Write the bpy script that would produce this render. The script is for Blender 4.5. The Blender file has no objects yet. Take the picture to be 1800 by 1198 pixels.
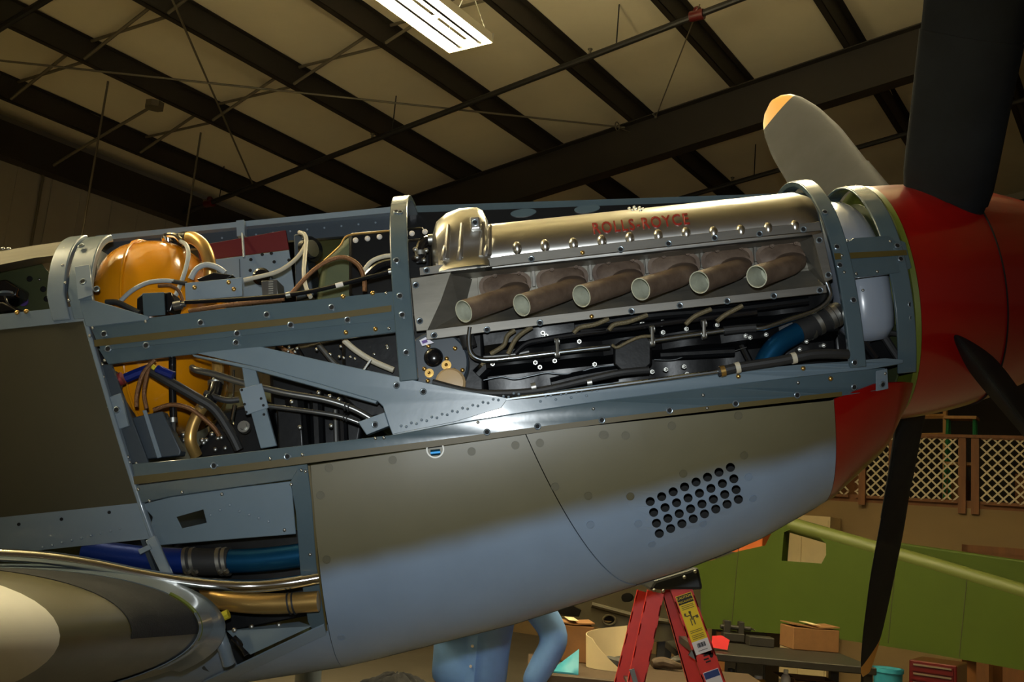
import bpy, bmesh, math, random
from math import sin, cos, tan, pi, radians, atan2, sqrt, asin
from mathutils import Vector, Matrix, Euler
from mathutils.geometry import tessellate_polygon
random.seed(7)
SC = bpy.context.scene
COL = SC.collection

# ---------------------------------------------------------------- camera
F_PX, W_PX, H_PX = 1760.0, 1800.0, 1198.0
PITCH, LEAN, TILT = radians(10.5), radians(5.0), radians(6.0)
# world up and the aircraft axes in camera coordinates (right, up, depth)
_W = Vector((cos(PITCH)*sin(LEAN), cos(PITCH)*cos(LEAN), sin(PITCH)))
_AX = Vector((cos(TILT), sin(TILT), 0.0))
_AY = _W.cross(_AX).normalized()
if _AY.z < 0: _AY = -_AY
_AZ = (_W - _AX*_W.dot(_AX)).normalized()
ALPHA = asin(_W.dot(_AX))                 # nose-up attitude of the parked aircraft
HUB_H = 2.266                             # height of the aircraft datum above the floor
CAM_A = Vector((0.0, -2.93, -0.58))       # camera in the aircraft frame (x fwd, y far side, z up)
def a2w_dir(v): return Vector((v[0]*cos(ALPHA)-v[2]*sin(ALPHA), v[1], v[0]*sin(ALPHA)+v[2]*cos(ALPHA)))
def a2w(v): return a2w_dir(v) + Vector((0, 0, HUB_H))
def ray_a(x, y):
    v = Vector(((x-W_PX/2)/F_PX, -(y-H_PX/2)/F_PX, 1.0))
    return Vector((v.dot(_AX), v.dot(_AY), v.dot(_AZ)))
def A(x, y, Y):
    r = ray_a(x, y); return CAM_A + r*((Y-CAM_A.y)/r.y)
CW = a2w(CAM_A)
def ray_w(x, y): return a2w_dir(ray_a(x, y))
def cam_axis(i): return a2w_dir(Vector((_AX[i], _AY[i], _AZ[i])))
_r, _u, _d = cam_axis(0), cam_axis(1), cam_axis(2)
cd = bpy.data.cameras.new('camera'); cam = bpy.data.objects.new('camera', cd); COL.objects.link(cam)
cd.sensor_width = 36.0; cd.lens = 36.0*F_PX/W_PX; cd.clip_start = 0.05; cd.clip_end = 200
cam.matrix_world = Matrix(((_r.x, _u.x, -_d.x, CW.x), (_r.y, _u.y, -_d.y, CW.y), (_r.z, _u.z, -_d.z, CW.z), (0, 0, 0, 1)))
SC.camera = cam

# ---------------------------------------------------------------- world, flash, exposure
wd = bpy.data.worlds.new('hangar_air'); SC.world = wd; wd.use_nodes = True
wd.node_tree.nodes['Background'].inputs[0].default_value = (1.0, 0.72, 0.42, 1)
wd.node_tree.nodes['Background'].inputs[1].default_value = 0.05
fl = bpy.data.lights.new('camera_flash', 'SPOT'); flo = bpy.data.objects.new('camera_flash', fl); COL.objects.link(flo)
fl.energy = 180; fl.color = (0.90, 0.97, 1.0); fl.shadow_soft_size = 0.025; fl.spot_size = radians(66); fl.spot_blend = 1.0
flo.matrix_world = cam.matrix_world @ Matrix.Translation((-0.02, 0.13, 0.0))
SC.view_settings.view_transform = 'Standard'; SC.view_settings.look = 'None'
SC.view_settings.gamma = 1.0; SC.view_settings.use_curve_mapping = False
SC.view_settings.exposure = 0.0
LAMP_STRENGTH = 170.0

# ---------------------------------------------------------------- materials
MATS = {}
def mat(name, col, rough=0.5, metal=0.0, noise=0.0, nscale=8.0, bump=0.0, bscale=60.0, coat=0.0, emit=0.0, ecol=None, spec=0.5, col2=None, stretch=(1,1,1), trans=0.0):
    m = bpy.data.materials.new(name); m.use_nodes = True; nt = m.node_tree; b = nt.nodes['Principled BSDF']
    b.inputs['Base Color'].default_value = (*col, 1); b.inputs['Roughness'].default_value = rough
    b.inputs['Metallic'].default_value = metal; b.inputs['Coat Weight'].default_value = coat; b.inputs['Coat Roughness'].default_value = 0.08
    b.inputs['Specular IOR Level'].default_value = spec
    if trans: b.inputs['Transmission Weight'].default_value = trans
    if emit:
        b.inputs['Emission Strength'].default_value = emit; b.inputs['Emission Color'].default_value = (*(ecol or col), 1)
    if noise or bump:
        tc = nt.nodes.new('ShaderNodeTexCoord'); mp = nt.nodes.new('ShaderNodeMapping'); mp.inputs['Scale'].default_value = stretch
        nt.links.new(tc.outputs['Object'], mp.inputs[0])
    if noise:
        n = nt.nodes.new('ShaderNodeTexNoise'); n.inputs['Scale'].default_value = nscale; n.inputs['Detail'].default_value = 6; n.inputs['Roughness'].default_value = 0.65
        nt.links.new(mp.outputs[0], n.inputs['Vector'])
        r = nt.nodes.new('ShaderNodeValToRGB'); c2 = col2 or tuple(c*(1-noise) for c in col)
        r.color_ramp.elements[0].color = (*c2, 1); r.color_ramp.elements[0].position = 0.3
        r.color_ramp.elements[1].color = (*col, 1); r.color_ramp.elements[1].position = 0.68
        nt.links.new(n.outputs['Fac'], r.inputs[0]); nt.links.new(r.outputs[0], b.inputs['Base Color'])
    if bump:
        n2 = nt.nodes.new('ShaderNodeTexNoise'); n2.inputs['Scale'].default_value = bscale; n2.inputs['Detail'].default_value = 3
        nt.links.new(mp.outputs[0], n2.inputs['Vector'])
        bp = nt.nodes.new('ShaderNodeBump'); bp.inputs['Strength'].default_value = bump; bp.inputs['Distance'].default_value = 0.01
        nt.links.new(n2.outputs['Fac'], bp.inputs['Height']); nt.links.new(bp.outputs[0], b.inputs['Normal'])
    MATS[name] = m; return m
def srgb(r, g, b):
    f = lambda c: (c/255/12.92 if c/255 <= 0.04045 else ((c/255+0.055)/1.055)**2.4)
    return (f(r), f(g), f(b))
mat('grey_primer', srgb(102, 118, 128), 0.34, coat=0.25, noise=0.10, nscale=5, bump=0.03, bscale=30)
mat('grey_frame', srgb(74, 90, 97), 0.24, coat=0.4, noise=0.12, nscale=7, bump=0.05, bscale=14)
mat('grey_light', srgb(118, 132, 143), 0.32, coat=0.3, noise=0.08, nscale=6)
mat('grey_dark', srgb(56, 65, 73), 0.4, noise=0.15, nscale=9)
mat('olive', srgb(58, 53, 31), 0.62, noise=0.10, nscale=6, bump=0.02, bscale=80)
mat('olive_stripe', srgb(80, 68, 28), 0.5, noise=0.1, nscale=12)
mat('red_paint', srgb(126, 7, 3), 0.28, coat=0.5, noise=0.06, nscale=3)
mat('black_blade', srgb(26, 29, 32), 0.72, noise=0.35, nscale=6, col2=srgb(16, 18, 20), bump=0.03, bscale=20, spec=0.16)
mat('yellow_tip', srgb(214, 150, 28), 0.45)
mat('blade_worn', srgb(118, 104, 84), 0.42, noise=0.35, nscale=10, stretch=(1, 1, 3), metal=0.2)
mat('polished_alu', srgb(222, 221, 216), 0.29, 1.0, noise=0.12, nscale=10, bump=0.06, bscale=18, stretch=(0.5, 1.5, 1.5))
mat('brushed_alu', srgb(132, 129, 122), 0.48, 1.0, noise=0.22, nscale=14, stretch=(0.4, 1, 3))
mat('sheet_alu', srgb(136, 132, 121), 0.48, 0.75, noise=0.32, nscale=9, stretch=(0.5, 1, 2))
mat('chrome', srgb(225, 225, 222), 0.10, 1.0)
mat('steel_tube', srgb(168, 176, 182), 0.22, 1.0)
mat('grey_tube', srgb(120, 120, 118), 0.3, 0.85)
mat('exhaust_steel', srgb(112, 95, 80), 0.6, 0.2, noise=0.5, nscale=16, col2=srgb(76, 60, 48), bump=0.06, bscale=50)
mat('exhaust_inner', srgb(176, 178, 158), 0.8, noise=0.3, nscale=30)
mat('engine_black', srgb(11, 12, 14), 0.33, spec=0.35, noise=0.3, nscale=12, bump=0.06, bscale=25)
mat('rubber', srgb(34, 34, 34), 0.6, noise=0.2, nscale=20)
mat('black_gloss', srgb(18, 18, 20), 0.2, coat=0.4)
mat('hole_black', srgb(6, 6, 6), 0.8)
mat('orange_tank', srgb(222, 142, 14), 0.2, coat=0.6, noise=0.05, nscale=3)
mat('gold_tube', srgb(196, 158, 92), 0.32, 0.75, noise=0.12, nscale=6)
mat('blue_anodised', srgb(16, 82, 122), 0.3, 0.7, noise=0.15, nscale=6)
mat('blue_hose', srgb(14, 48, 128), 0.35, 0.45)
mat('blue_fitting', srgb(24, 44, 130), 0.3, 0.5)
mat('red_fitting', srgb(150, 60, 60), 0.4, 0.4)
mat('braid_copper', srgb(132, 92, 58), 0.5, 0.5, noise=0.4, nscale=160, bump=0.3, bscale=300)
mat('braid_olive', srgb(116, 104, 76), 0.55, 0.3, noise=0.4, nscale=150, bump=0.3, bscale=300)
mat('hose_ivory', srgb(190, 182, 160), 0.5, noise=0.15, nscale=30)
mat('hose_grey', srgb(158, 164, 166), 0.45, noise=0.15, nscale=30)
mat('maroon', srgb(88, 16, 22), 0.4)
mat('zinc_green', srgb(74, 82, 50), 0.55, noise=0.2, nscale=5)
mat('yellow_green', srgb(98, 108, 30), 0.45, noise=0.25, nscale=8)
mat('tank_white', srgb(140, 148, 160), 0.26, coat=0.5, noise=0.06, nscale=4)
mat('brass', srgb(198, 160, 92), 0.32, 0.9)
mat('bolt', srgb(170, 170, 164), 0.42, 1.0)
mat('fastener_ring', srgb(124, 136, 144), 0.3, 0.6)
mat('letter_red', srgb(134, 36, 26), 0.4)
mat('white_paint', srgb(232, 230, 220), 0.5, noise=0.06, nscale=5)
mat('antiskid', srgb(42, 44, 48), 0.85, noise=0.3, nscale=60, bump=0.3, bscale=250)
mat('label_white', srgb(225, 222, 232), 0.6)
mat('label_violet', srgb(96, 70, 140), 0.6)
mat('yellow_cap', srgb(190, 176, 40), 0.45)
mat('ignition_tan', srgb(190, 160, 116), 0.45, noise=0.1)
# setting
mat('roof_liner', srgb(234, 222, 188), 0.7, noise=0.10, nscale=0.8, stretch=(1, 1, 1), bump=0.25, bscale=2.2)
mat('purlin_paint', srgb(44, 38, 29), 0.6, noise=0.2, nscale=2)
mat('pipe_black', srgb(30, 28, 24), 0.5)
mat('rod_grey', srgb(120, 112, 92), 0.5, 0.4)
mat('wall_liner', srgb(172, 164, 146), 0.75, noise=0.15, nscale=0.8)
mat('wall_beige', srgb(150, 124, 84), 0.8, noise=0.08, nscale=1.2)
mat('concrete', srgb(122, 114, 100), 0.55, noise=0.2, nscale=1.5, bump=0.05, bscale=20)
mat('lamp_white', srgb(220, 214, 196), 0.4)
mat('lamp_ridge', srgb(26, 24, 16), 0.5)
mat('tube_glow', (1, 0.9, 0.7), 0.5, emit=LAMP_STRENGTH, ecol=(1.0, 0.86, 0.52))
mat('wood_post', srgb(140, 88, 40), 0.6, noise=0.3, nscale=12, stretch=(1, 1, 0.15))
mat('wood_pale', srgb(196, 148, 88), 0.65, noise=0.2, nscale=10, stretch=(1, 1, 0.2))
mat('lattice_white', srgb(222, 206, 172), 0.6)
mat('dark_store', srgb(40, 34, 28), 0.8, noise=0.3, nscale=3)  # unlit gloom of the mezzanine store put into the colour
mat('lime_green', srgb(66, 82, 13), 0.6, spec=0.25, noise=0.12, nscale=2)
mat('lime_edge', srgb(98, 106, 46), 0.5)
mat('ladder_red', srgb(220, 56, 46), 0.42, noise=0.10, nscale=14)
mat('ladder_black', srgb(28, 32, 36), 0.45)
mat('cardboard', srgb(142, 98, 54), 0.8, noise=0.2, nscale=10)
mat('cardboard_dark', srgb(140, 92, 48), 0.8, noise=0.3, nscale=14)
mat('paper', srgb(226, 204, 156), 0.7, noise=0.08, nscale=6)
mat('cyan_plastic', srgb(48, 142, 164), 0.5)
mat('shirt_blue', srgb(126, 172, 234), 0.85, noise=0.12, nscale=9, bump=0.25, bscale=9)
mat('jeans', srgb(40, 48, 70), 0.9, noise=0.2, nscale=30)
mat('skin', srgb(190, 130, 100), 0.55)
mat('hair', srgb(60, 46, 34), 0.7, noise=0.3, nscale=60)
mat('bench_steel', srgb(60, 56, 48), 0.5, 0.3, noise=0.3, nscale=8)
mat('bench_wood', srgb(80, 62, 42), 0.7, noise=0.3, nscale=9, stretch=(0.3, 2, 1))
mat('drab_wing', srgb(72, 64, 42), 0.6, noise=0.25, nscale=5)
mat('sticker_yellow', srgb(236, 206, 20), 0.5)
mat('sticker_blue', srgb(36, 60, 130), 0.5)
mat('ink', srgb(20, 20, 18), 0.6)
mat('black_cloth', srgb(22, 22, 24), 0.95, bump=0.4, bscale=12)
mat('tool_red', srgb(84, 12, 14), 0.35, coat=0.3)
mat('tool_chrome', srgb(200, 186, 160), 0.3, 0.9)
mat('plastic_white', srgb(216, 208, 196), 0.5)
mat('orange_cloth', srgb(206, 104, 40), 0.7)
mat('red_rag', srgb(214, 40, 44), 0.8)
mat('green_ladder', srgb(30, 120, 70), 0.5)
mat('tyre', srgb(24, 24, 24), 0.8)

# ---------------------------------------------------------------- mesh builder
class MB:
    def __init__(s): s.v = []; s.f = []
    def add(s, vs, fs):
        o = len(s.v); s.v += [Vector(v) for v in vs]; s.f += [tuple(i+o for i in f) for f in fs]; return s
    def box(s, c, size, rot=None, M=None):
        hx, hy, hz = size[0]/2, size[1]/2, size[2]/2
        vs = [Vector((x, y, z)) for z in (-hz, hz) for y in (-hy, hy) for x in (-hx, hx)]
        if rot is not None: vs = [rot @ v for v in vs]
        vs = [v+Vector(c) for v in vs]
        return s.add(vs, [(0, 2, 3, 1), (4, 5, 7, 6), (0, 1, 5, 4), (2, 6, 7, 3), (0, 4, 6, 2), (1, 3, 7, 5)])
    def hexa(s, lo, hi):   # two quads
        return s.add(list(lo)+list(hi), [(3, 2, 1, 0), (4, 5, 6, 7), (0, 1, 5, 4), (1, 2, 6, 5), (2, 3, 7, 6), (3, 0, 4, 7)])
    def loft(s, rings, cap=(True, True), close=True):
        n = len(rings[0]); vs = [v for r in rings for v in r]; fs = []
        for i in range(len(rings)-1):
            for j in range(n if close else n-1):
                k = (j+1) % n; fs.append((i*n+j, i*n+k, (i+1)*n+k, (i+1)*n+j))
        if close and cap[0]: fs.append(tuple(reversed(range(n))))
        if close and cap[1]: fs.append(tuple((len(rings)-1)*n+j for j in range(n)))
        return s.add(vs, fs)
    def tube(s, pts, r, n=10, cap=True, inner=0.0):
        pts = [Vector(p) for p in pts]; rs = r if isinstance(r, (list, tuple)) else [r]*len(pts)
        rings = []; up = None
        for i, p in enumerate(pts):
            t = (pts[min(i+1, len(pts)-1)]-pts[max(i-1, 0)]).normalized()
            if up is None:
                up = Vector((0, 0, 1)) if abs(t.z) < 0.9 else Vector((1, 0, 0))
            a = (up - t*up.dot(t)).normalized(); b = t.cross(a); up = a
            rings.append([p+(a*cos(2*pi*k/n)+b*sin(2*pi*k/n))*rs[i] for k in range(n)])
        if inner:
            rings2 = []
            for rg, p, rr in zip(rings, pts, rs): rings2.append([p+(q-p)*((rr-inner)/rr) for q in rg])
            return s.loft(rings+rings2[::-1]+[rings[0]], (False, False))
        return s.loft(rings, (cap, cap))
    def cyl(s, p0, p1, r, n=16, r2=None):
        p0, p1 = Vector(p0), Vector(p1)
        return s.tube([p0, p1], [r, r if r2 is None else r2], n)
    def disc_stack(s, c, axis, prof, n=20):     # lathe: prof = [(along, radius)]
        c = Vector(c); t = Vector(axis).normalized(); u = Vector((0, 0, 1)) if abs(t.z) < 0.9 else Vector((1, 0, 0))
        a = (u - t*u.dot(t)).normalized(); b = t.cross(a)
        return s.loft([[c+t*h+(a*cos(2*pi*k/n)+b*sin(2*pi*k/n))*max(r, 1e-4) for k in range(n)] for h, r in prof])
    def ball(s, c, r, n=14, m=9, sc=(1, 1, 1)):
        c = Vector(c)
        rings = [[c+Vector((r*sc[0]*sin(pi*i/m)*cos(2*pi*k/n), r*sc[1]*sin(pi*i/m)*sin(2*pi*k/n), r*sc[2]*cos(pi*i/m))) for k in range(n)] for i in range(1, m)]
        top, bot = c+Vector((0, 0, r*sc[2])), c-Vector((0, 0, r*sc[2]))
        o = len(s.v); s.loft(rings, (False, False)); s.v += [top, bot]; nt = len(s.v)-2
        for k in range(n):
            s.f.append((nt, o+(k+1) % n, o+k)); s.f.append((nt+1, o+(m-2)*n+k, o+(m-2)*n+(k+1) % n))
        return s
    def grid(s, rows):     # list of rows of points (open surface)
        return s.loft(rows, (False, False), close=False)
    def slab(s, outline, thick, holes=(), mapf=None, direction=(0, 1, 0)):
        """outline/holes: 2-D points; mapf turns one into 3-D; extruded along direction."""
        loops = [list(outline)]+[list(h) for h in holes]
        tris = tessellate_polygon([[Vector((p[0], p[1], 0)) for p in l] for l in loops])
        flat = [p for l in loops for p in l]; P = [Vector(mapf(p)) for p in flat]; n = len(P); d = Vector(direction)*thick
        fs = [tuple(t) for t in tris]+[tuple(i+n for i in reversed(t)) for t in tris]; o = 0
        for l in loops:
            m = len(l)
            for i in range(m):
                j = (i+1) % m; fs.append((o+i, o+j, o+j+n, o+i+n))
            o += m
        return s.add(P+[p+d for p in P], fs)
    def solid(s, rows, off):       # thick open grid: rows of points and matching offset vectors/func
        n = len(rows[0]); m = len(rows)
        top = rows; bot = [[p+off(p, i, j) for j, p in enumerate(r)] for i, r in enumerate(rows)]
        vs = [v for r in top for v in r]+[v for r in bot for v in r]; K = n*m; fs = []
        for i in range(m-1):
            for j in range(n-1):
                a, b, c, d = i*n+j, i*n+j+1, (i+1)*n+j+1, (i+1)*n+j
                fs.append((a, b, c, d)); fs.append((d+K, c+K, b+K, a+K))
        ed = [(i*n, (i+1)*n) for i in range(m-1)]+[((i+1)*n+n-1, i*n+n-1) for i in range(m-1)]+[(j+1, j) for j in range(n-1)]+[((m-1)*n+j, (m-1)*n+j+1) for j in range(n-1)]
        for a, b in ed: fs.append((a, b, b+K, a+K))
        return s.add(vs, fs)
    def mesh(s, name, m, smooth=True, angle=35, fix=True):
        me = bpy.data.meshes.new(name); me.from_pydata([tuple(v) for v in s.v], [], s.f)
        if fix:
            bm = bmesh.new(); bm.from_mesh(me); bmesh.ops.recalc_face_normals(bm, faces=bm.faces); bm.to_mesh(me); bm.free()
        me.materials.append(MATS[m])
        if smooth:
            me.shade_smooth(); me.set_sharp_from_angle(angle=radians(angle))
        return me
def link(name, me, parent=None, loc=None, M=None):
    o = bpy.data.objects.new(name, me); COL.objects.link(o)
    if parent is not None: o.parent = parent
    if M is not None: o.matrix_basis = M
    elif loc is not None: o.location = loc
    return o
def bevel(o, w=0.002, seg=1):
    b = o.modifiers.new('bevel', 'BEVEL'); b.width = w; b.segments = seg; b.limit_method = 'ANGLE'; b.angle_limit = radians(40); return o
def tag(o, label, cat, group=None):
    o['label'] = label; o['category'] = cat
    if group: o['group'] = group
    return o
def struct(o, label=None, cat=None):
    o['kind'] = 'structure'
    if label: o['label'] = label
    if cat: o['category'] = cat
    return o
def empty(name, loc=(0, 0, 0), rz=0.0):
    o = bpy.data.objects.new(name, None); COL.objects.link(o); o.location = loc; o.rotation_euler = (0, 0, rz); o.empty_display_size = 0.1; return o
def smooth_path(pts, k=6):
    pts = [Vector(p) for p in pts]; out = []
    for i in range(len(pts)-1):
        p0, p1, p2, p3 = pts[max(i-1, 0)], pts[i], pts[i+1], pts[min(i+2, len(pts)-1)]
        for j in range(k):
            t = j/k; out.append(0.5*((2*p1)+(p2-p0)*t+(2*p0-5*p1+4*p2-p3)*t*t+(3*p1-p0-3*p2+p3)*t**3))
    return out+[pts[-1]]
def lerp(a, b, t): return a+(b-a)*t
def interp(tab, x):
    if x <= tab[0][0]: return tab[0][1]
    for (a, va), (b, vb) in zip(tab, tab[1:]):
        if x <= b:
            t = (x-a)/(b-a); return va+(vb-va)*t
    return tab[-1][1]
def text_mesh(txt, size, m, extrude=0.0, bold=False, space=1.0, align='CENTER'):
    c = bpy.data.curves.new('text', 'FONT'); c.body = txt; c.size = size; c.extrude = extrude; c.align_x = align; c.align_y = 'CENTER'
    c.space_character = space; c.resolution_u = 3
    if bold: c.offset = size*0.009
    o = bpy.data.objects.new('text', c); COL.objects.link(o); bpy.context.view_layer.update()
    me = bpy.data.meshes.new_from_object(o.evaluated_get(bpy.context.evaluated_depsgraph_get()))
    bpy.data.objects.remove(o); me.materials.clear(); me.materials.append(MATS[m]); return me

# ================================================================ HANGAR
AZ_U = radians(57.8)
HU = Vector((cos(AZ_U), sin(AZ_U), 0)); HV = Vector((-sin(AZ_U), cos(AZ_U), 0))
def hw_(u, v, z): return Vector((CW.x, CW.y, 0))+HU*u+HV*v+Vector((0, 0, z))
def uv_of(p):
    q = Vector(p)-Vector((CW.x, CW.y, 0)); return q.dot(HU), q.dot(HV), q.z
SLOPE = radians(9.46); TS = tan(SLOPE)
_d4 = (-HV)*cos(SLOPE)+Vector((0, 0, sin(SLOPE)))
PURLIN_STEP = 1.5
def _solve():
    r0, r4 = ray_w(805, 314), ray_w(1492, 79); b = -4*PURLIN_STEP*_d4
    a11, a12, a22 = r0.dot(r0), -r0.dot(r4), r4.dot(r4); b1, b2 = r0.dot(b), -r4.dot(b); det = a11*a22-a12*a12
    return CW+r0*((b1*a22-b2*a12)/det)
U0, V0, Z0 = uv_of(_solve())
def roof_z(v): return Z0-(v-V0)*TS          # underside plane of the purlins
def roof_hit(x, y, dz=0.0):
    r = ray_w(x, y); t = (roof_z(0)+dz-CW.z)/(r.z+TS*r.dot(HV)); return CW+r*t
def hbox(mb, u0, u1, v0, v1, z0, z1):       # box in hangar axes
    return mb.hexa([hw_(u0, v0, z0), hw_(u1, v0, z0), hw_(u1, v1, z0), hw_(u0, v1, z0)], [hw_(u0, v0, z1), hw_(u1, v0, z1), hw_(u1, v1, z1), hw_(u0, v1, z1)])
UMIN, UMAX, VMAX, VMIN, VRIDGE = -6.0, 19.0, V0+1.5*2.62*cos(SLOPE), -14.0, -4.0
PD = 0.30                                    # purlin depth
print('roof', U0, V0, Z0, 'eave', VMAX, roof_z(VMAX))
# floor
m = MB(); m.hexa([hw_(UMIN, VMIN, -0.15), hw_(UMAX, VMIN, -0.15), hw_(UMAX, VMAX, -0.15), hw_(UMIN, VMAX, -0.15)], [hw_(UMIN, VMIN, 0), hw_(UMAX, VMIN, 0), hw_(UMAX, VMAX, 0), hw_(UMIN, VMAX, 0)])
struct(link('floor', m.mesh('floor', 'concrete', False)))
# roof liner: two slopes
m = MB()
for va, vb, za, zb in ((VRIDGE, VMAX, roof_z(VRIDGE), roof_z(VMAX)), (VRIDGE, VMIN, roof_z(VRIDGE), roof_z(VRIDGE)-(VRIDGE-VMIN)*TS)):
    za += PD; zb += PD
    m.hexa([hw_(UMIN, va, za), hw_(UMAX, va, za), hw_(UMAX, vb, zb), hw_(UMIN, vb, zb)], [hw_(UMIN, va, za+0.06), hw_(UMAX, va, za+0.06), hw_(UMAX, vb, zb+0.06), hw_(UMIN, vb, zb+0.06)])
ceiling = struct(link('ceiling', m.mesh('ceiling', 'roof_liner', False)))
# insulation seams: liner facing strips laid side by side, each a shallow sagging sheet
SEAM = 1.25; k = 0
u = 3.0
while u < UMAX-0.1:
    m = MB(); rows = []
    for i in range(9):
        t = i/8; uu = lerp(u, min(u+SEAM+0.02, UMAX), t); sag = 0.014*sin(pi*t)
        rows.append([hw_(uu, v, roof_z(v)+PD-0.012-sag*(0.6+0.4*sin(v*4.1+u*3))) for v in [VRIDGE+(VMAX-VRIDGE)*j/24 for j in range(25)]])
    m.grid(rows); link('liner_sheet', m.mesh('liner_sheet', 'roof_liner', True, 60), ceiling); u += SEAM
# purlins (Z sections) - one object each
pv = []
kk = -2
while V0-kk*PURLIN_STEP*cos(SLOPE) > VRIDGE:
    pv.append((V0-kk*PURLIN_STEP*cos(SLOPE), kk)); kk += 1
for v, kk in pv:
    m = MB(); n = _n = Vector((0, 0, 0))
    z = roof_z(v)
    hbox(m, UMIN, UMAX, v-0.012-0.0, v-0.004, z, z+PD)               # web
    hbox(m, UMIN, UMAX, v-0.012, v+0.075, z, z+0.008)                # bottom flange towards the eave
    hbox(m, UMIN, UMAX, v-0.085, v-0.004, z+PD-0.02, z+PD-0.012)     # top flange
    hbox(m, UMIN, UMAX, v+0.068, v+0.075, z, z+0.025)
    o = link('purlin', m.mesh('purlin', 'purlin_paint', False), ceiling)
# rafters (I beams)
for ur in (U0+0.12-7.6, U0+0.12, U0+0.12+7.6):
    if ur+0.12 > UMAX: ur = UMAX-0.3
    m = MB(); d0 = 0.62
    def beam(u0, u1, zt, zb_):
        for va, vb in ((VRIDGE, VMAX-0.3),):
            m.hexa([hw_(u0, va, roof_z(va)-zb_), hw_(u1, va, roof_z(va)-zb_), hw_(u1, vb, roof_z(vb)-zb_), hw_(u0, vb, roof_z(vb)-zb_)], [hw_(u0, va, roof_z(va)-zt), hw_(u1, va, roof_z(va)-zt), hw_(u1, vb, roof_z(vb)-zt), hw_(u0, vb, roof_z(vb)-zt)])
    beam(ur-0.10, ur+0.10, 0.0, 0.016); beam(ur-0.006, ur+0.006, 0.0, d0); beam(ur-0.10, ur+0.10, d0, d0+0.02)
    # steel column under it at the eave
    hbox(m, ur-0.10, ur+0.10, VMAX-0.32, VMAX-0.30, 0, roof_z(VMAX)-0.3); hbox(m, ur-0.006, ur+0.006, VMAX-0.6, VMAX-0.3, 0, roof_z(VMAX)-0.3); hbox(m, ur-0.10, ur+0.10, VMAX-0.62, VMAX-0.60, 0, roof_z(VMAX)-0.3)
    link('rafter', m.mesh('rafter', 'purlin_paint', False), ceiling)
# eave strut and eave wall
ze = roof_z(VMAX)
m = MB(); hbox(m, UMIN, UMAX, VMAX-0.26, VMAX-0.18, ze-0.34, ze+0.12); hbox(m, UMIN, UMAX, VMAX-0.18, VMAX-0.02, ze-0.34, ze-0.33)
link('eave_strut', m.mesh('eave_strut', 'purlin_paint', False), ceiling)
m = MB(); hbox(m, UMIN, UMAX, VMAX, VMAX+0.12, 0, ze+0.3)
wall_far = struct(link('wall_far', m.mesh('wall_far', 'wall_liner', False)))
for i in range(26):     # rib panels of the liner wall
    u = UMIN+0.96*i
    if u+0.95 > UMAX: break
    m = MB(); hbox(m, u, u+0.93, VMAX-0.02, VMAX+0.001, 0.02, ze-0.05); hbox(m, u+0.44, u+0.49, VMAX-0.032, VMAX-0.02, 0.02, ze-0.05)
    link('wall_panel', m.mesh('wall_panel', 'wall_liner', False), wall_far)
m = MB(); hbox(m, UMAX, UMAX+0.12, VMIN, VMAX, 0, roof_z(VRIDGE)+0.4)
struct(link('wall_end', m.mesh('wall_end', 'wall_liner', False)))

# ---- sprinkler pipes under the purlins
def line3(p, q, r, n=8): return MB().tube([p, q], r, n)
def sprinkler(px_pt, name_u, label, va, vb):
    p = roof_hit(*px_pt, dz=-0.25); u = uv_of(p)[0]
    t = empty('sprinkler_pipe', hw_(u, va, roof_z(va)-0.25)); base = Vector(t.location)
    f = lambda v, dz=-0.25: hw_(u, v, roof_z(v)+dz)-base
    link('pipe', MB().tube([f(va), f(vb)], 0.038, 10).mesh('pipe', 'pipe_black'), t)
    for i, v in enumerate([va+(vb-va)*(j+0.35)/5 for j in range(5)]):
        link('hanger', MB().tube([f(v), f(v, PD-0.01)], 0.008, 6).mesh('hanger', 'pipe_black'), t)
        h = MB().cyl(f(v+0.35), f(v+0.35)+Vector((0, 0, 0.09)), 0.016, 8); h.disc_stack(f(v+0.35), (0, 0, 1), [(0.09, 0.03), (0.10, 0.03)], 10)
        link('sprinkler_head', h.mesh('sprinkler_head', 'rod_grey'), t)
    tag(t, label, 'pipe'); return t, f, u
sp1, f1, u1 = sprinkler((880, 160), 0, 'black sprinkler pipe sloping under the roof just before the big rafter', 13.2, -3.5)
sprinkler((40, 25), 0, 'black sprinkler pipe under the roof over the tail end', 13.2, -3.5)
sprinkler((1400, 290), 0, 'black sprinkler pipe under the roof beyond the big rafter', 13.2, -3.5)
for i, v in enumerate((12.25, 4.35)):
    p = f1(v)
    c = MB().cyl(p+HV*0.08, p-HV*0.08, 0.06, 12); c.ball(p+Vector((0, 0, 0.06)), 0.05); o = link('valve_fitting', c.mesh('valve_fitting', 'tool_red'), sp1)
# ---- bracing rods
def rod(name, pa, pb, r, mt, label, cat, dza=-0.02, dzb=-0.02):
    a, b = roof_hit(*pa, dz=dza), roof_hit(*pb, dz=dzb)
    o = link(name, MB().tube([Vector((0, 0, 0)), b-a], r, 8).mesh(name, mt), loc=a); tag(o, label, cat); return o
rod('brace_rod', (-60, 100), (1098, 224), 0.014, 'rod_grey', 'long thin steel brace rod running diagonally across the purlins to the rafter', 'rod', -0.03, -0.05)
rod('brace_rod', (290, -30), (447, 330), 0.013, 'rod_grey', 'thin steel brace rod crossing the purlins steeply near the wall', 'rod', -0.03, -0.03)
o = rod('brace_cable', (1230, 8), (1153, 205), 0.008, 'rod_grey', 'thin hanging cable tied from the sprinkler pipe valve to the rafter', 'cable', -0.2, -0.03)
pe = roof_hit(1153, 205, dz=-0.03); m = MB().cyl(-HU*0.1, HU*0.1, 0.012, 8); m.disc_stack((0, 0, 0), (0, 0, 1), [(-0.03, 0.02), (0.03, 0.02)], 10)
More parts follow.
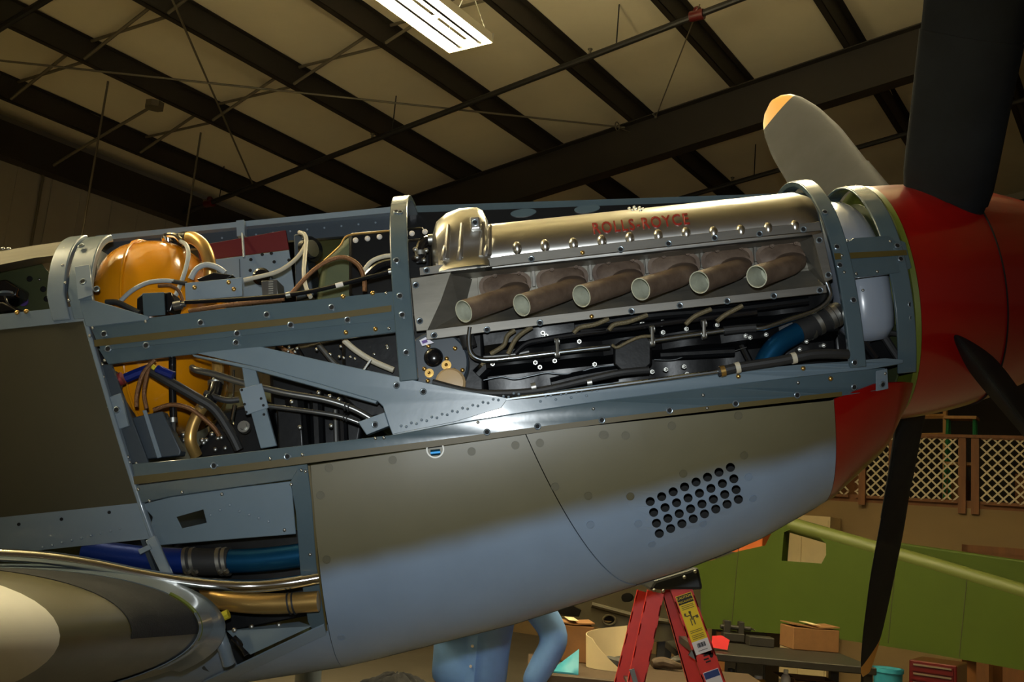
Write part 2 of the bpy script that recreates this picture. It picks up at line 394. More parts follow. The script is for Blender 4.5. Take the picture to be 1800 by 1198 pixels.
tag(link('cable_clamp', m.mesh('cable_clamp', 'bolt'), loc=pe), 'small bright cable clamp on the big rafter', 'clamp')
pe = roof_hit(1085, 222, dz=-0.1); m = MB().tube([pe*0+HU*0.06*cos(a)+Vector((0, 0, 0.06*sin(a))) for a in [2*pi*i/12 for i in range(13)]], 0.008, 6); m.tube([HU*0.06, HU*0.3-HV*0.1], 0.006, 6)
tag(link('eye_bolt', m.mesh('eye_bolt', 'rod_grey'), loc=pe), 'ring eye bolt at the end of the long brace rod', 'bolt')
# purlin bridging bars
for uq in (uv_of(roof_hit(220, 66))[0], uv_of(roof_hit(452, 178))[0]):
    for (va, ka), (vb, kb) in zip(pv, pv[1:]):
        if va > VMAX-0.1 or vb < 3.5: continue
        a = hw_(uq, va-0.03, roof_z(va)+0.02); b = hw_(uq, vb+0.03, roof_z(vb)+PD-0.03); c = hw_(uq+0.05, va-0.03, roof_z(va)+PD-0.03); d = hw_(uq+0.05, vb+0.03, roof_z(vb)+0.02)
        link('bridging_bar', MB().tube([a, b], 0.02, 6).mesh('bridging_bar', 'rod_grey'), ceiling); link('bridging_bar', MB().tube([c, d], 0.02, 6).mesh('bridging_bar', 'rod_grey'), ceiling)
# hanging rods near the wall
for (pa, pb) in (((190, 143), (157, 330)), ((353, 233), (322, 405))):
    a = roof_hit(*pa); r = ray_w(*pb); t = (Vector((a.x-CW.x, a.y-CW.y)).length)/Vector((r.x, r.y)).length; b = CW+r*t
    o = link('hanging_rod', MB().tube([Vector((0, 0, 0)), Vector((0, 0, b.z-a.z-1.2))], 0.014, 8).mesh('hanging_rod', 'rod_grey'), loc=a)
    tag(o, 'thin vertical hanger rod dropping from a purlin in front of the grey wall', 'rod', 'hanger rods by the wall')
# conduit with junction box
a = roof_hit(272, 184, dz=-0.03); rr = ray_w(78, 300); tt = ((VMAX-0.06)-(CW.dot(HV)-CW.dot(HV)))/rr.dot(HV); b = CW+rr*tt
base = Vector((0, 0, 0)); t = wall_far
link('conduit_pipe', MB().tube(smooth_path([a-base, lerp(a, b, 0.93)-base, b-base-Vector((0, 0, 0.12)), b-base-Vector((0, 0, 0.5))], 4)+[Vector((b.x, b.y, 0))-base], 0.02, 8).mesh('conduit_pipe', 'rod_grey'), t)
m = MB().disc_stack(a-base, (0, 0, 1), [(-0.05, 0.12), (0.03, 0.12)], 8); link('junction_box', m.mesh('junction_box', 'rod_grey', False), t)

# ---- fluorescent fixtures
def fixture(c, label, hang_to, group=None):
    L, Wd = 2.44, 0.40
    t = empty('fluorescent_fixture', c); ex, ey = HU, HV; ez = Vector((0, 0, 1))
    def q(u, v, z): return ex*u+ey*v+ez*z
    def bx(mb, u0, u1, v0, v1, z0, z1): return mb.hexa([q(u0, v0, z0), q(u1, v0, z0), q(u1, v1, z0), q(u0, v1, z0)], [q(u0, v0, z1), q(u1, v0, z1), q(u1, v1, z1), q(u0, v1, z1)])
    m = MB(); bx(m, -L/2, L/2, -.03, .03, 0.06, 0.068)
    for uu in (-.8, 0, .8): bx(m, uu-.02, uu+.02, -Wd/2, Wd/2, 0.06, 0.068)
    for sgn in (-1, 1):
        m.hexa([q(-L/2, sgn*Wd/2, 0.068), q(L/2, sgn*Wd/2, 0.068), q(L/2, sgn*(Wd/2+0.004), 0.068), q(-L/2, sgn*(Wd/2+0.004), 0.068)], [q(-L/2, sgn*(Wd/2+0.02), -0.02), q(L/2, sgn*(Wd/2+0.02), -0.02), q(L/2, sgn*(Wd/2+0.024), -0.02), q(-L/2, sgn*(Wd/2+0.024), -0.02)])
        bx(m, sgn*L/2-0.004, sgn*L/2+0.004, -Wd/2-0.02, Wd/2+0.02, -0.02, 0.068)
    link('housing', m.mesh('housing', 'lamp_white', False), t)
    for vv in (-0.145, -0.055, 0.055, 0.145):
        link('tube', MB().tube([q(-L/2+0.03, vv, 0.025), q(L/2-0.03, vv, 0.025)], 0.019, 10).mesh('tube', 'tube_glow'), t)
    for vv in (-0.10, 0.10):
        m = MB(); m.hexa([q(-L/2+0.01, vv-0.018, 0.06), q(L/2-0.01, vv-0.018, 0.06), q(L/2-0.01, vv+0.018, 0.06), q(-L/2+0.01, vv+0.018, 0.06)], [q(-L/2+0.01, vv-0.016, -0.004), q(L/2-0.01, vv-0.016, -0.004), q(L/2-0.01, vv+0.016, -0.004), q(-L/2+0.01, vv+0.016, -0.004)])
        link('reflector', m.mesh('reflector', 'lamp_ridge', False), t)
    for uu in (-L/2+0.1, L/2-0.1):
        top = hang_to-c.z
        m = MB(); m.tube([q(uu, -Wd/2, 0.07), q(uu, 0, 0.5)], 0.004, 5); m.tube([q(uu, Wd/2, 0.07), q(uu, 0, 0.5)], 0.004, 5); m.tube([q(uu, 0, 0.5), q(uu, 0, top)], 0.004, 5)
        link('chain', m.mesh('chain', 'bolt'), t)
    tag(t, label, 'lamp', group); return t
ra, rb = ray_w(785, 97), ray_w(872, 72); lz = 5.55
ca, cb = CW+ra*((lz-0.02-CW.z)/ra.z), CW+rb*((lz-0.02-CW.z)/rb.z)
print('lamp width', (ca-cb).length, uv_of(ca), uv_of(cb))
endc = (ca+cb)/2; lampc = endc-HU*1.22+Vector((0, 0, 0.02))
fixture(lampc, 'lit four-tube fluorescent fixture hung on chains above the engine', roof_z(uv_of(lampc)[1])+PD)
lu, lv, _ = uv_of(lampc)
for (du, dv) in ((-5.5, 0.0), (0.3, -2.9), (-5.5, 3.4)):  # added lamps out of view, set to brighten the ceiling and aircraft top
    c = hw_(lu+du, lv+dv, lz)
    fixture(c, 'unseen four-tube fluorescent fixture added to light the hangar', min(roof_z(uv_of(c)[1])+PD, 9), 'added fluorescent fixtures out of view')

# ================================================================ AIRCRAFT
AIR = empty('fighter_plane'); AIR.rotation_euler = (0, -ALPHA, 0)
tag(AIR, 'propeller fighter plane with opened engine cowling, olive and grey skin and red spinner', 'airplane')
OFF = Vector((HUB_H*sin(ALPHA), 0, HUB_H*cos(ALPHA)))
def part(name, me, parent=None, M=None):
    """a part of the aircraft (meshes are in the aircraft frame), or a sub-part of one"""
    if parent is None: return link(name, me, AIR, M=(Matrix.Translation(OFF) @ M) if M is not None else Matrix.Translation(OFF))
    return link(name, me, parent, M=M)
# ---- fuselage section
ZT = [(-2.6, .37), (-1.0, .36), (-.7, .40), (-.3, .408), (.3, .385), (.9, .346), (1.06, .316), (1.2, .315)]
WT = [(-2.6, .43), (-1.2, .44), (-.3, .438), (.3, .425), (.7, .405), (.9, .385), (1.06, .352), (1.2, .346)]
ZM = [(-2.6, -.10), (-1.0, -.10), (.6, -.08), (1.06, -.03)]
ZB = [(-2.6, -.93), (-1.0, -.92), (-.55, -.898), (-.08, -.833), (.4, -.738), (.63, -.677), (.85, -.585), (1.01, -.475), (1.065, -.39), (1.2, -.38)]
NU = [(-1.0, 3.5), (-.4, 2.7), (.3, 2.4), (1.06, 2.0)]
NL = [(-1.2, 2.6), (.5, 2.4), (1.06, 2.05)]
def sec(X, th, off=0.0):
    """point on the skin: th -pi/2 top, 0 near side, pi/2 belly, pi far side"""
    w, zm = interp(WT, X), interp(ZM, X); c, s = cos(th), sin(th)
    if s <= 0: n, h = interp(NU, X), interp(ZT, X)-zm
    else: n, h = interp(NL, X), zm-interp(ZB, X)
    y = -math.copysign(abs(c)**(2/n), c)*(w+off); z = zm-math.copysign(abs(s)**(2/n), s)*(h+off)
    return Vector((X, y, z))
def hwid(X, Z):
    w, zm = interp(WT, X), interp(ZM, X)
    if Z >= zm: n, h = interp(NU, X), interp(ZT, X)-zm
    else: n, h = interp(NL, X), zm-interp(ZB, X)
    return w*max(0.0, 1-min(1, abs(Z-zm)/h)**n)**(1/n)
def thZ(X, Z):
    zm = interp(ZM, X)
    if Z >= zm: n, h = interp(NU, X), interp(ZT, X)-zm
    else: n, h = interp(NL, X), zm-interp(ZB, X)
    a = asin(min(1, abs(Z-zm)/h)**(n/2)); return -a if Z >= zm else a
def S(x, y, off=0.0):
    """pixel -> point on the near side skin, off metres outward"""
    Y = -.43
    for _ in range(12):
        p = A(x, y, Y); Y = lerp(Y, -max(hwid(p.x, p.z), 0.12)-off, 0.7)
    return A(x, y, Y)
def skin(name, Xl, Xr, ta, tb, m, nx=24, nt=20, off=0.0, thick=0.004, drop=None, parent=None):
    rows = []
    for i in range(nx+1):
        row = []
        for j in range(nt+1):
            q = j/nt; X = lerp(Xl(q), Xr(q), i/nx); th = lerp(ta(X), tb(X), q); row.append(sec(X, th, off))
        rows.append(row)
    b = MB()
    if drop is None:
        b.solid(rows, lambda p, i, j: Vector((0, -p.y, interp(ZM, p.x)-p.z)).normalized()*thick)
    else:
        n = nt+1; vs = [v for r in rows for v in r]; fs = []
        for i in range(nx):
            for j in range(nt):
                c = (rows[i][j]+rows[i+1][j+1])/2
                if not drop(c): fs.append((i*n+j, i*n+j+1, (i+1)*n+j+1, (i+1)*n+j))
        b.add(vs, fs)
    return part(name, b.mesh(name, m, True, 40), parent)
def K(v): return lambda *_: v
# ---- two-tone cowl paint (olive over grey, soft sprayed edge) as a function of the aircraft frame
def cowl_paint(name, c_up, c_lo, x0, z0, x1, z1, soft, rough=0.42, coat=0.15, ax=0):
    m = bpy.data.materials.new(name); m.use_nodes = True; nt = m.node_tree; b = nt.nodes['Principled BSDF']
    tc = nt.nodes.new('ShaderNodeTexCoord'); sx = nt.nodes.new('ShaderNodeSeparateXYZ'); nt.links.new(tc.outputs['Object'], sx.inputs[0])
    sl = (z1-z0)/(x1-x0)
    m1 = nt.nodes.new('ShaderNodeMath'); m1.operation = 'MULTIPLY_ADD'; m1.inputs[1].default_value = -sl; m1.inputs[2].default_value = -(z0-sl*x0); nt.links.new(sx.outputs[ax], m1.inputs[0])
    m2 = nt.nodes.new('ShaderNodeMath'); m2.operation = 'ADD'; nt.links.new(m1.outputs[0], m2.inputs[0]); nt.links.new(sx.outputs[2], m2.inputs[1])
    n = nt.nodes.new('ShaderNodeTexNoise'); n.inputs['Scale'].default_value = 5; nt.links.new(tc.outputs['Object'], n.inputs['Vector'])
    m3 = nt.nodes.new('ShaderNodeMath'); m3.operation = 'MULTIPLY_ADD'; m3.inputs[1].default_value = 0.03; nt.links.new(n.outputs['Fac'], m3.inputs[0]); nt.links.new(m2.outputs[0], m3.inputs[2])
    mr = nt.nodes.new('ShaderNodeMapRange'); mr.interpolation_type = 'SMOOTHSTEP'; mr.inputs['From Min'].default_value = -soft+0.015; mr.inputs['From Max'].default_value = soft+0.015; nt.links.new(m3.outputs[0], mr.inputs['Value'])
    mx = nt.nodes.new('ShaderNodeMix'); mx.data_type = 'RGBA'; mx.inputs['A'].default_value = (*c_lo, 1); mx.inputs['B'].default_value = (*c_up, 1); nt.links.new(mr.outputs[0], mx.inputs['Factor'])
    n2 = nt.nodes.new('ShaderNodeTexNoise'); n2.inputs['Scale'].default_value = 9; n2.inputs['Detail'].default_value = 6; nt.links.new(tc.outputs['Object'], n2.inputs['Vector'])
    mr2 = nt.nodes.new('ShaderNodeMapRange'); mr2.inputs['To Min'].default_value = 0.88; mr2.inputs['To Max'].default_value = 1.1; nt.links.new(n2.outputs['Fac'], mr2.inputs['Value'])
    mm = nt.nodes.new('ShaderNodeMix'); mm.data_type = 'RGBA'; mm.blend_type = 'MULTIPLY'; mm.inputs['Factor'].default_value = 1
    nt.links.new(mx.outputs['Result'], mm.inputs['A']); nt.links.new(mr2.outputs[0], mm.inputs['B']); nt.links.new(mm.outputs['Result'], b.inputs['Base Color'])
    b.inputs['Roughness'].default_value = rough; b.inputs['Coat Weight'].default_value = coat; b.inputs['Coat Roughness'].default_value = 0.25
    MATS[name] = m
pa, pb = S(600, 1000), S(1460, 790)
OLV, GRY = srgb(96, 90, 66), srgb(126, 142, 160)
cowl_paint('cowl_two_tone', OLV, GRY, pa.x, pa.z, pb.x, pb.z, 0.035)

# ---- skin panels
LONG = [(-1.05, -.372), (-.533, -.366), (.119, -.340), (.45, -.338), (.80, -.334), (.93, -.30)]
zl = lambda X: interp(LONG, X)
tl = lambda X: thZ(X, zl(X)-0.002)
_pt, _pb = S(547, 825), S(579, 1108)
xa = _pt.x
_qe = (thZ(_pb.x, _pb.z)-tl(_pb.x))/(pi/2-tl(_pb.x))
xleft = lambda q: lerp(_pt.x, _pb.x, q/_qe)
s0, s1 = S(925, 770).x, S(1125, 1000).x
seam = lambda q: lerp(s0, s1, min(1.0, q*1.12))
HB = K(pi/2)
cowlA = skin('lower_cowl_panel', xleft, lambda q: seam(q)-0.0012, tl, HB, 'cowl_two_tone', 26, 26, 0.002)
zr0, zr1 = S(1100, 865), S(1330, 795)
pc = [S(*p) for p in ((1118, 872), (1310, 796), (1326, 879), (1152, 960))]
def in_perf(c):
    inside = False; q = [(p.x, p.z) for p in pc]
    for i in range(4):
        (x1, z1), (x2, z2) = q[i], q[(i+1) % 4]
        if (z1 > c.z) != (z2 > c.z) and c.x < (x2-x1)*(c.z-z1)/(z2-z1)+x1: inside = not inside
    return inside and c.y < 0
cowlB = skin('lower_cowl_panel', lambda q: seam(q)+0.0012, lambda q: .808+.022*q, tl, HB, 'cowl_two_tone', 72, 60, 0.0005, drop=in_perf)
cowlR = skin('nose_cowl', lambda q: .809+.022*q, K(1.062), lambda X: thZ(X, min(zl(X)-0.002, -.30 if X > .93 else 1)), HB, 'red_paint', 20, 26, 0.001)
cowlF = skin('far_cowl_panel', K(-1.05), K(1.06), HB, K(pi+.05), 'zinc_green', 26, 22)
skin('far_cowl_skin', K(-1.05), K(1.06), HB, K(pi+.05), 'cowl_two_tone', 26, 22, 0.006, parent=cowlF)
# rear fuselage
xfw = lambda Z: -1.092+(0.09-Z)*0.25
def fsk(name, za, zb, m, x0=-2.6, off=0.0, dx=0.0):
    rows = []
    for i in range(17):
        row = []
        for j in range(13):
            Z = lerp(za, zb, j/12); X = lerp(x0, xfw(Z)+dx, i/16); row.append(Vector((X, -hwid(X, Z)-off, Z)))
        rows.append(row)
    return part(name, MB().solid(rows, lambda p, i, j: Vector((0, 0.004, 0))).mesh(name, m, True, 40))
zs0 = S(100, 560).z; zs1 = S(120, 905).z
rear = fsk('side_skin_panel', zs0-0.012, zs1+0.005, 'olive')
skin('upper_deck_skin', K(-2.6), K(-1.62), lambda X: thZ(X, .10), K(-pi/2-1.5), 'olive', 10, 20, .001)
lip = fsk('sill_strip', zs0+0.028, zs0-0.014, 'grey_light', off=0.003)
band = fsk('rivet_band', zs1+0.012, S(180, 955).z, 'grey_light', off=0.002, dx=0.006)
farR = skin('far_rear_skin', K(-2.6), K(-1.06), HB, K(pi+.3), 'zinc_green', 8, 18)
be0, be1 = S(552, 1108), S(388, 1186)
zbe = lambda X: lerp(be0.z, be1.z, max(-.1, min(2.2, (X-be0.x)/(be1.x-be0.x))))
belly = skin('rear_belly_panel', K(-1.05), lambda q: _pb.x+(xleft(1)-_pb.x)*q-.0015, lambda X: thZ(X, max(zbe(X), interp(ZB, X)+.01)), HB, 'cowl_two_tone', 24, 10, 0.001)
wroot = skin('wing_root_skin', K(-2.6), K(-.80), lambda X: thZ(X, -.74), HB, 'cowl_two_tone', 14, 8, .0005)
edge = skin('belly_edge_strip', K(be1.x-.05), K(be0.x+.03), lambda X: thZ(X, zbe(X)+.008), lambda X: thZ(X, zbe(X)-.018), 'grey_light', 12, 3, 0.006)

# ---- hoop frames
def hoop(name, Xc, wid, ta, tb, m, n=40, off=0.004, thick=0.018, flange=0.0, lean=0.0):
    rows = []
    for i in range(n+1):
        th = lerp(ta, tb, i/n); row = []
        for d in (-wid/2, wid/2):
            p = sec(Xc, th, off); row.append(Vector((Xc+d+lean*(p.z), p.y, p.z)))
        rows.append(row)
    b = MB().solid(rows, lambda p, i, j: Vector((0, -p.y, -.05-p.z)).normalized()*thick)
    o = part(name, b.mesh(name, m, True, 40)); bevel(o, 0.003, 2); return o
th_b1 = thZ(-.29, S(735, 668).z)
f1h = hoop('former_frame', A(705, 500, -.43).x, 0.047, th_b1, -pi/2-.75, 'grey_frame', off=0.006)
f2h = hoop('former_frame', A(1490, 500, -.39).x, 0.043, thZ(.88, S(1508, 645).z), -pi/2-.9, 'grey_frame', off=0.006)
f3h = hoop('nose_ring', 1.030, 0.050, thZ(1.03, S(1590, 655).z), -pi/2-1.2, 'grey_frame', off=0.002, thick=0.008)
rim = part('spinner_backplate', MB().loft([[Vector((x, r*sin(t), -.03+r*cos(t))) for t in [2*pi*k/64 for k in range(64)]] for x, r in ((1.064, .30), (1.064, .347), (1.078, .349), (1.078, .30))], (True, True)).mesh('spinner_backplate', 'yellow_green', True, 30))
part('bulkhead_web', MB().loft([[Vector((x, r*sin(t), -.03+r*cos(t))) for t in [2*pi*k/48 for k in range(48)]] for x, r in ((1.045, .30), (1.05, .30))], (True, True)).mesh('bulkhead_web', 'zinc_green', True, 30))
# firewall hoop: two straps with a groove
THX = -math.asin(min(1, (1-(.27/.44)**3.5)**.5))
def fwhoop(name, dx, wid, off, m, zlo, tb=THX):
    rows = []; t0 = thZ(-1.1, zlo)
    for i in range(41):
        th = lerp(t0, tb, i/40); row = []
        p0 = sec(-1.1, th, off)
        for d in (-wid/2, wid/2): row.append(Vector((xfw(min(p0.z, .14))+dx+d-0.02*max(0, p0.z-.14), p0.y, p0.z)))
        rows.append(row)
    o = part(name, MB().solid(rows, lambda p, i, j: Vector((0, -p.y, -.05-p.z)).normalized()*.02).mesh(name, m, True, 40)); bevel(o, .003, 2); return o
zc = S(160, 560).z
h1 = fwhoop('firewall_hoop', -.055, .046, .010, 'grey_light', zc+.0)
h2 = fwhoop('firewall_hoop', .004, .060, .004, 'grey_primer', zc+.0)
h3 = fwhoop('firewall_edge', .002, .012, .004, 'grey_light', S(268, 968).z, thZ(-1.1, zc))
# small plate and cover on the hoop
def plate(name, pts, off, thick, m, holes=(), parent=None, mapf=None, bev=0.0015):
    f = mapf or (lambda p: S(p[0], p[1], off))
    o = part(name, MB().slab(pts, thick, holes, f).mesh(name, m, True, 30), parent)
    if bev: bevel(o, bev, 1)
    return o
def cpx(c, r, n=14, k=1.0): return [(c[0]+r*cos(2*pi*i/n), c[1]+r*k*sin(2*pi*i/n)) for i in range(n)]
plate('hoop_cover_plate', [(131, 468), (157, 464), (163, 518), (137, 527)], .012, .006, 'grey_light', parent=h2)
# firewall panel itself
rows = [[sec(-1.1, th, -.005) for th in [2*pi*k/40 for k in range(40)]]]
b = MB(); ring = [Vector((xfw(p.z)-.02, p.y, p.z)) for p in rows[0]]; b.loft([ring, [p+Vector((-.01, 0, 0)) for p in ring]]); part('firewall', b.mesh('firewall', 'grey_dark', True, 30))

# ---- fasteners and rivets
def fast_mesh():
    b = MB().disc_stack((0, 0, 0), (0, -1, 0), [(-.001, .0085), (.0022, .0085), (.0030, .0068), (.0030, .0052), (.0004, .0050), (.0004, .0001)], 14); return b.mesh('fastener', 'fastener_ring', True, 30)
FAST = fast_mesh()
SLOT = MB().disc_stack((0, -.0006, 0), (0, -1, 0), [(0, .0050), (.0004, .0050)], 12).mesh('slot', 'hole_black')
def domed(r, m, name): return MB().disc_stack((0, 0, 0), (0, -1, 0), [(-.001, r), (r*.25, r*.95), (r*.55, r*.7), (r*.72, r*.35), (r*.76, .0001)], 10).mesh(name, m)
RIV = domed(.0042, 'bolt', 'rivet'); RIVG = domed(.0036, 'grey_light', 'rivet'); SCREW = domed(.0062, 'brass', 'screw'); BOLT = domed(.0068, 'bolt', 'bolt_head')
def flush_mesh(m): return MB().disc_stack((0, 0, 0), (0, -1, 0), [(-.001, .0105), (.0012, .0105), (.0012, .0092), (.0002, .0092), (.0002, .0001)], 20).mesh('cowl_fastener', m, True, 30)
mat('cowl_olive', tuple(c*.8 for c in OLV), .5, noise=.1); mat('cowl_grey', tuple(c*.85 for c in GRY), .5)
FLUSH_O, FLUSH_G = flush_mesh('cowl_olive'), flush_mesh('cowl_grey')
def flush(x, y):
    p = S(x, y); return FLUSH_O if p.z > lerp(pa.z, pb.z, (p.x-pa.x)/(pb.x-pa.x)) else FLUSH_G
def nrm(x, y):
    p, q, r = S(x, y), S(x+6, y), S(x, y+6); n = (q-p).cross(r-p).normalized(); return n if n.y < 0 else -n
def place(me, x, y, off=0.0, parent=None, name='fastener', P=None, N=None):
    p = S(x, y, off) if P is None else P; n = nrm(x, y) if N is None else Vector(N).normalized()
    R = Vector((0, -1, 0)).rotation_difference(n).to_matrix().to_4x4()
    return part(name, me, parent, Matrix.Translation(p) @ R)
def fasteners(pts, off, parent, slot=True):
    for x, y in pts:
        o = place(FAST, x, y, off, parent); 
        if slot and parent is None: part('slot', SLOT, o)
FASTB = MB().disc_stack((0, 0, 0), (0, -1, 0), [(-.001, .0085), (.0018, .0085), (.0028, .0066), (.0010, .0062), (.0010, .0001)], 14)
FB = FASTB.mesh('fastener', 'hole_black', True, 30)
def hole_fasteners(pts, off, parent):
    """slotted quarter-turn receptacles: bright ring round a dark hole"""
    for x, y in pts:
        o = place(FASTR, x, y, off, parent, 'fastener')
def two_mat_fast():
    me = MB().disc_stack((0, 0, 0), (0, -1, 0), [(-.001, .0088), (.0020, .0088), (.0030, .0072), (.0026, .0058)], 14).mesh('fastener', 'fastener_ring', True, 30)
    b = bmesh.new(); b.from_mesh(me)
    me.materials.append(MATS['hole_black'])
    for f in b.faces:
        if len(f.verts) > 4 and f.calc_center_median().y < -.001: f.material_index = 1
    b.to_mesh(me); b.free(); return me
FASTR = two_mat_fast()

for x, y in ((113, 436), (110, 466), (115, 497), (121, 528)): place(RIV, x, y, .012, h1, 'rivet')
for x, y in ((143, 432), (146, 495), (170, 508)): place(FASTR, x, y, .018 if x < 150 else .006, h2, 'fastener')
# ---- longerons and plates on the near side
slong = plate('side_longeron', [(158, 572), (250, 560), (400, 541), (560, 526), (690, 512), (693, 561), (560, 575), (400, 592), (250, 608), (178, 616)], .004, .02, 'grey_frame')
plate('longeron_flange', [(172, 612), (400, 590), (560, 573), (694, 559), (697, 583), (560, 600), (400, 615), (310, 625), (190, 640)], .0005, .012, 'grey_frame', parent=slong)
plate('paint_stripe', [(165, 597), (400, 570), (560, 553), (688, 536), (688, 547), (560, 564), (400, 582), (166, 609)], .0052, .001, 'olive_stripe', parent=slong, bev=0)
plate('gusset', [(138, 528), (160, 526), (262, 556), (258, 562), (160, 574), (150, 572)], .006, .006, 'grey_primer', parent=slong)
hole_fasteners([(183, 587), (190, 613), (257, 607), (353, 567), (417, 586), (469, 553), (511, 571), (583, 540), (611, 562), (415, 602)], .0055, slong)
for x, y in ((163, 576), (158, 590), (256, 565), (184, 633), (414, 604), (603, 521), (655, 515), (608, 584), (660, 578), (684, 577), (679, 515)): place(SCREW if x > 590 and x < 670 else RIV, x, y, .005, slong, 'rivet')
# diagonal gusset plate
gus = plate('engine_mount_plate', [(344, 620), (448, 606), (560, 632), (735, 669), (815, 686), (892, 699), (905, 716), (800, 742), (690, 764), (684, 748), (673, 714), (663, 704), (560, 674), (452, 645)], .000, .006, 'grey_primer')
plate('plate_flange', [(337, 622), (452, 645), (560, 674), (663, 704), (660, 709), (556, 680), (450, 651), (340, 626)], .002, .03, 'grey_primer', parent=gus)
strut = plate('mount_strut', [(424, 640), (448, 645), (466, 710), (486, 783), (458, 788), (440, 722), (432, 690)], -.004, .012, 'grey_primer')
plate('strut_bracket', [(420, 683), (460, 673), (472, 716), (433, 729)], .000, .004, 'grey_light', parent=strut)
for x, y in ((425, 685), (430, 710), (433, 724), (459, 700), (463, 712), (464, 728)): place(FB, x, y, .0005, strut, 'rivet_hole').scale = (.4, .4, .4)
brk = plate('mount_bracket', [(629, 741), (676, 724), (684, 748), (644, 764)], .004, .03, 'grey_primer')
hole_fasteners([(659, 746)], .005, brk)
for x, y in ((697, 677), (744, 688)): place(FASTR, x, y, .001, gus)
# lower longeron: upper flange and lower cap
lflange = plate('lower_longeron_flange', [(892, 699), (1060, 674), (1250, 655), (1400, 641), (1500, 634), (1556, 629), (1588, 632), (1588, 638), (1530, 648), (1400, 662), (1250, 680), (1060, 704), (905, 727), (800, 744), (690, 766), (690, 762), (800, 740), (880, 716)], .003, .02, 'grey_primer')
llong = plate('lower_longeron', [(232, 815), (330, 806), (440, 793), (560, 779), (690, 764), (800, 744), (905, 727), (1060, 704), (1250, 680), (1400, 662), (1530, 648), (1556, 646), (1562, 683), (1480, 695), (1300, 715), (1100, 738), (920, 762), (760, 784), (660, 797), (545, 812), (420, 828), (238, 850)], .007, .02, 'grey_frame')
plate('paint_stripe', [(234, 837), (420, 816), (545, 800), (660, 786), (760, 774), (920, 753), (1100, 730), (1300, 707), (1480, 688), (1480, 696), (1300, 716), (1100, 739), (920, 763), (760, 785), (660, 798), (545, 813), (420, 829), (236, 851)], .0085, .001, 'olive_stripe', parent=llong, bev=0)
plate('end_fitting', [(1540, 652), (1560, 647), (1562, 683), (1540, 687)], .009, .004, 'grey_light', parent=llong)
hole_fasteners([(376, 818), (505, 802), (856, 759), (945, 749), (1058, 738), (1177, 721), (1293, 709), (1401, 694), (1501, 680), (1551, 675)], .0085, llong)
for x, y in ((532, 799), (660, 770), (675, 769), (840, 742), (1043, 718), (1236, 694), (1403, 672), (1556, 656), (1243, 717), (475, 806)): place(RIV, x, y, .008, llong, 'rivet')
for x, y in ((1412, 647), (1460, 665), (298+1000, 661)): place(SCREW, x, y, .004, lflange, 'screw')
for i in range(24):
    x = 705+i*9; y = 748-i*2.6+(4 if i % 2 else 0); place(RIVG, x, y, .004, lflange, 'rivet')
for i in range(12): place(RIVG, 950+i*9, 697-i*1.1+(8 if i % 3 == 0 else 0), .004, lflange, 'rivet')
# drain port in the cowl just under the longeron
pp = S(765, 789, .004); n = nrm(765, 789)
port = part('drain_port', MB().disc_stack((0, 0, 0), (0, -1, 0), [(-.02, .0225), (.002, .0225), (.002, .0190), (-.02, .0190)], 28).mesh('drain_port', 'white_paint', True, 30), None, Matrix.Translation(pp) @ Vector((0, -1, 0)).rotation_difference(n).to_matrix().to_4x4())
part('port_well', MB().disc_stack((0, .004, 0), (0, -1, 0), [(0, .0186), (.001, .0186)], 24).mesh('port_well', 'hole_black'), port)
part('port_pipe', MB().tube([(-.012, -.001, -.008), (.012, -.001, -.008)], .0075, 10).mesh('port_pipe', 'blue_anodised'), port)
# lower access bay frame
bay = plate('bay_upper_rail', [(236, 853), (420, 830), (540, 815), (543, 838), (420, 855), (300, 872), (244, 885)], .003, .012, 'grey_frame')
bay2 = plate('bay_side_rail', [(510, 846), (522, 825), (541, 824), (548, 880), (556, 990), (573, 1104), (574, 1112), (552, 1116), (541, 1092), (528, 1010), (520, 900)], .004, .014, 'grey_frame')
plate('rail_stripe', [(541, 818), (545, 818), (551, 880), (560, 990), (576, 1108), (573, 1108), (556, 990), (548, 880)], .0048, .002, 'olive_stripe', parent=bay2, bev=0)
bayp = plate('bay_plate', [(248, 886), (300, 873), (420, 856), (512, 845), (520, 938), (420, 946), (280, 958), (262, 935), (268, 908)], -.006, .004, 'grey_primer', holes=[[(310, 908), (357, 895), (363, 918), (320, 928)]])
for x, y in ((537, 828), (512, 851), (530, 826), (545, 974), (556, 1042), (500, 931), (243, 860), (263, 880), (320, 865), (390, 868)): place(RIV, x, y, .005, bay2, 'rivet')
for i in range(7): place(RIVG, 370+i*17, 905-i*9 if i < 3 else 880+i*6, -.004, bayp, 'rivet')
for i in range(9): place(RIVG, 75+i*17, 962-i*4.2, .003, band, 'rivet')
for x, y in ((33, 921), (108, 912), (192, 900)): place(FB, x, y, .003, band, 'rivet_hole').scale = (.5, .5, .5)
for x, y in ((30, 549), (46, 547), (93, 540)): place(SCREW, x, y, .004, lip, 'screw')
# vertical bracket stack along the firewall edge
fwp = plate('firewall_bracket', [(188, 698), (212, 690), (226, 748), (203, 756)], -.002, .01, 'grey_light')
place(FASTR, 205, 720, .0, fwp)
for x, y in ((182, 662), (187, 690), (191, 715), (210, 768), (216, 790), (225, 803), (228, 812), (240, 814), (248, 905), (262, 938), (180, 640)): place(RIV, x, y, -.002, fwp, 'rivet')
plate('firewall_web', [(166, 640), (196, 640), (262, 815), (232, 815), (200, 740)], -.014, .01, 'grey_dark')

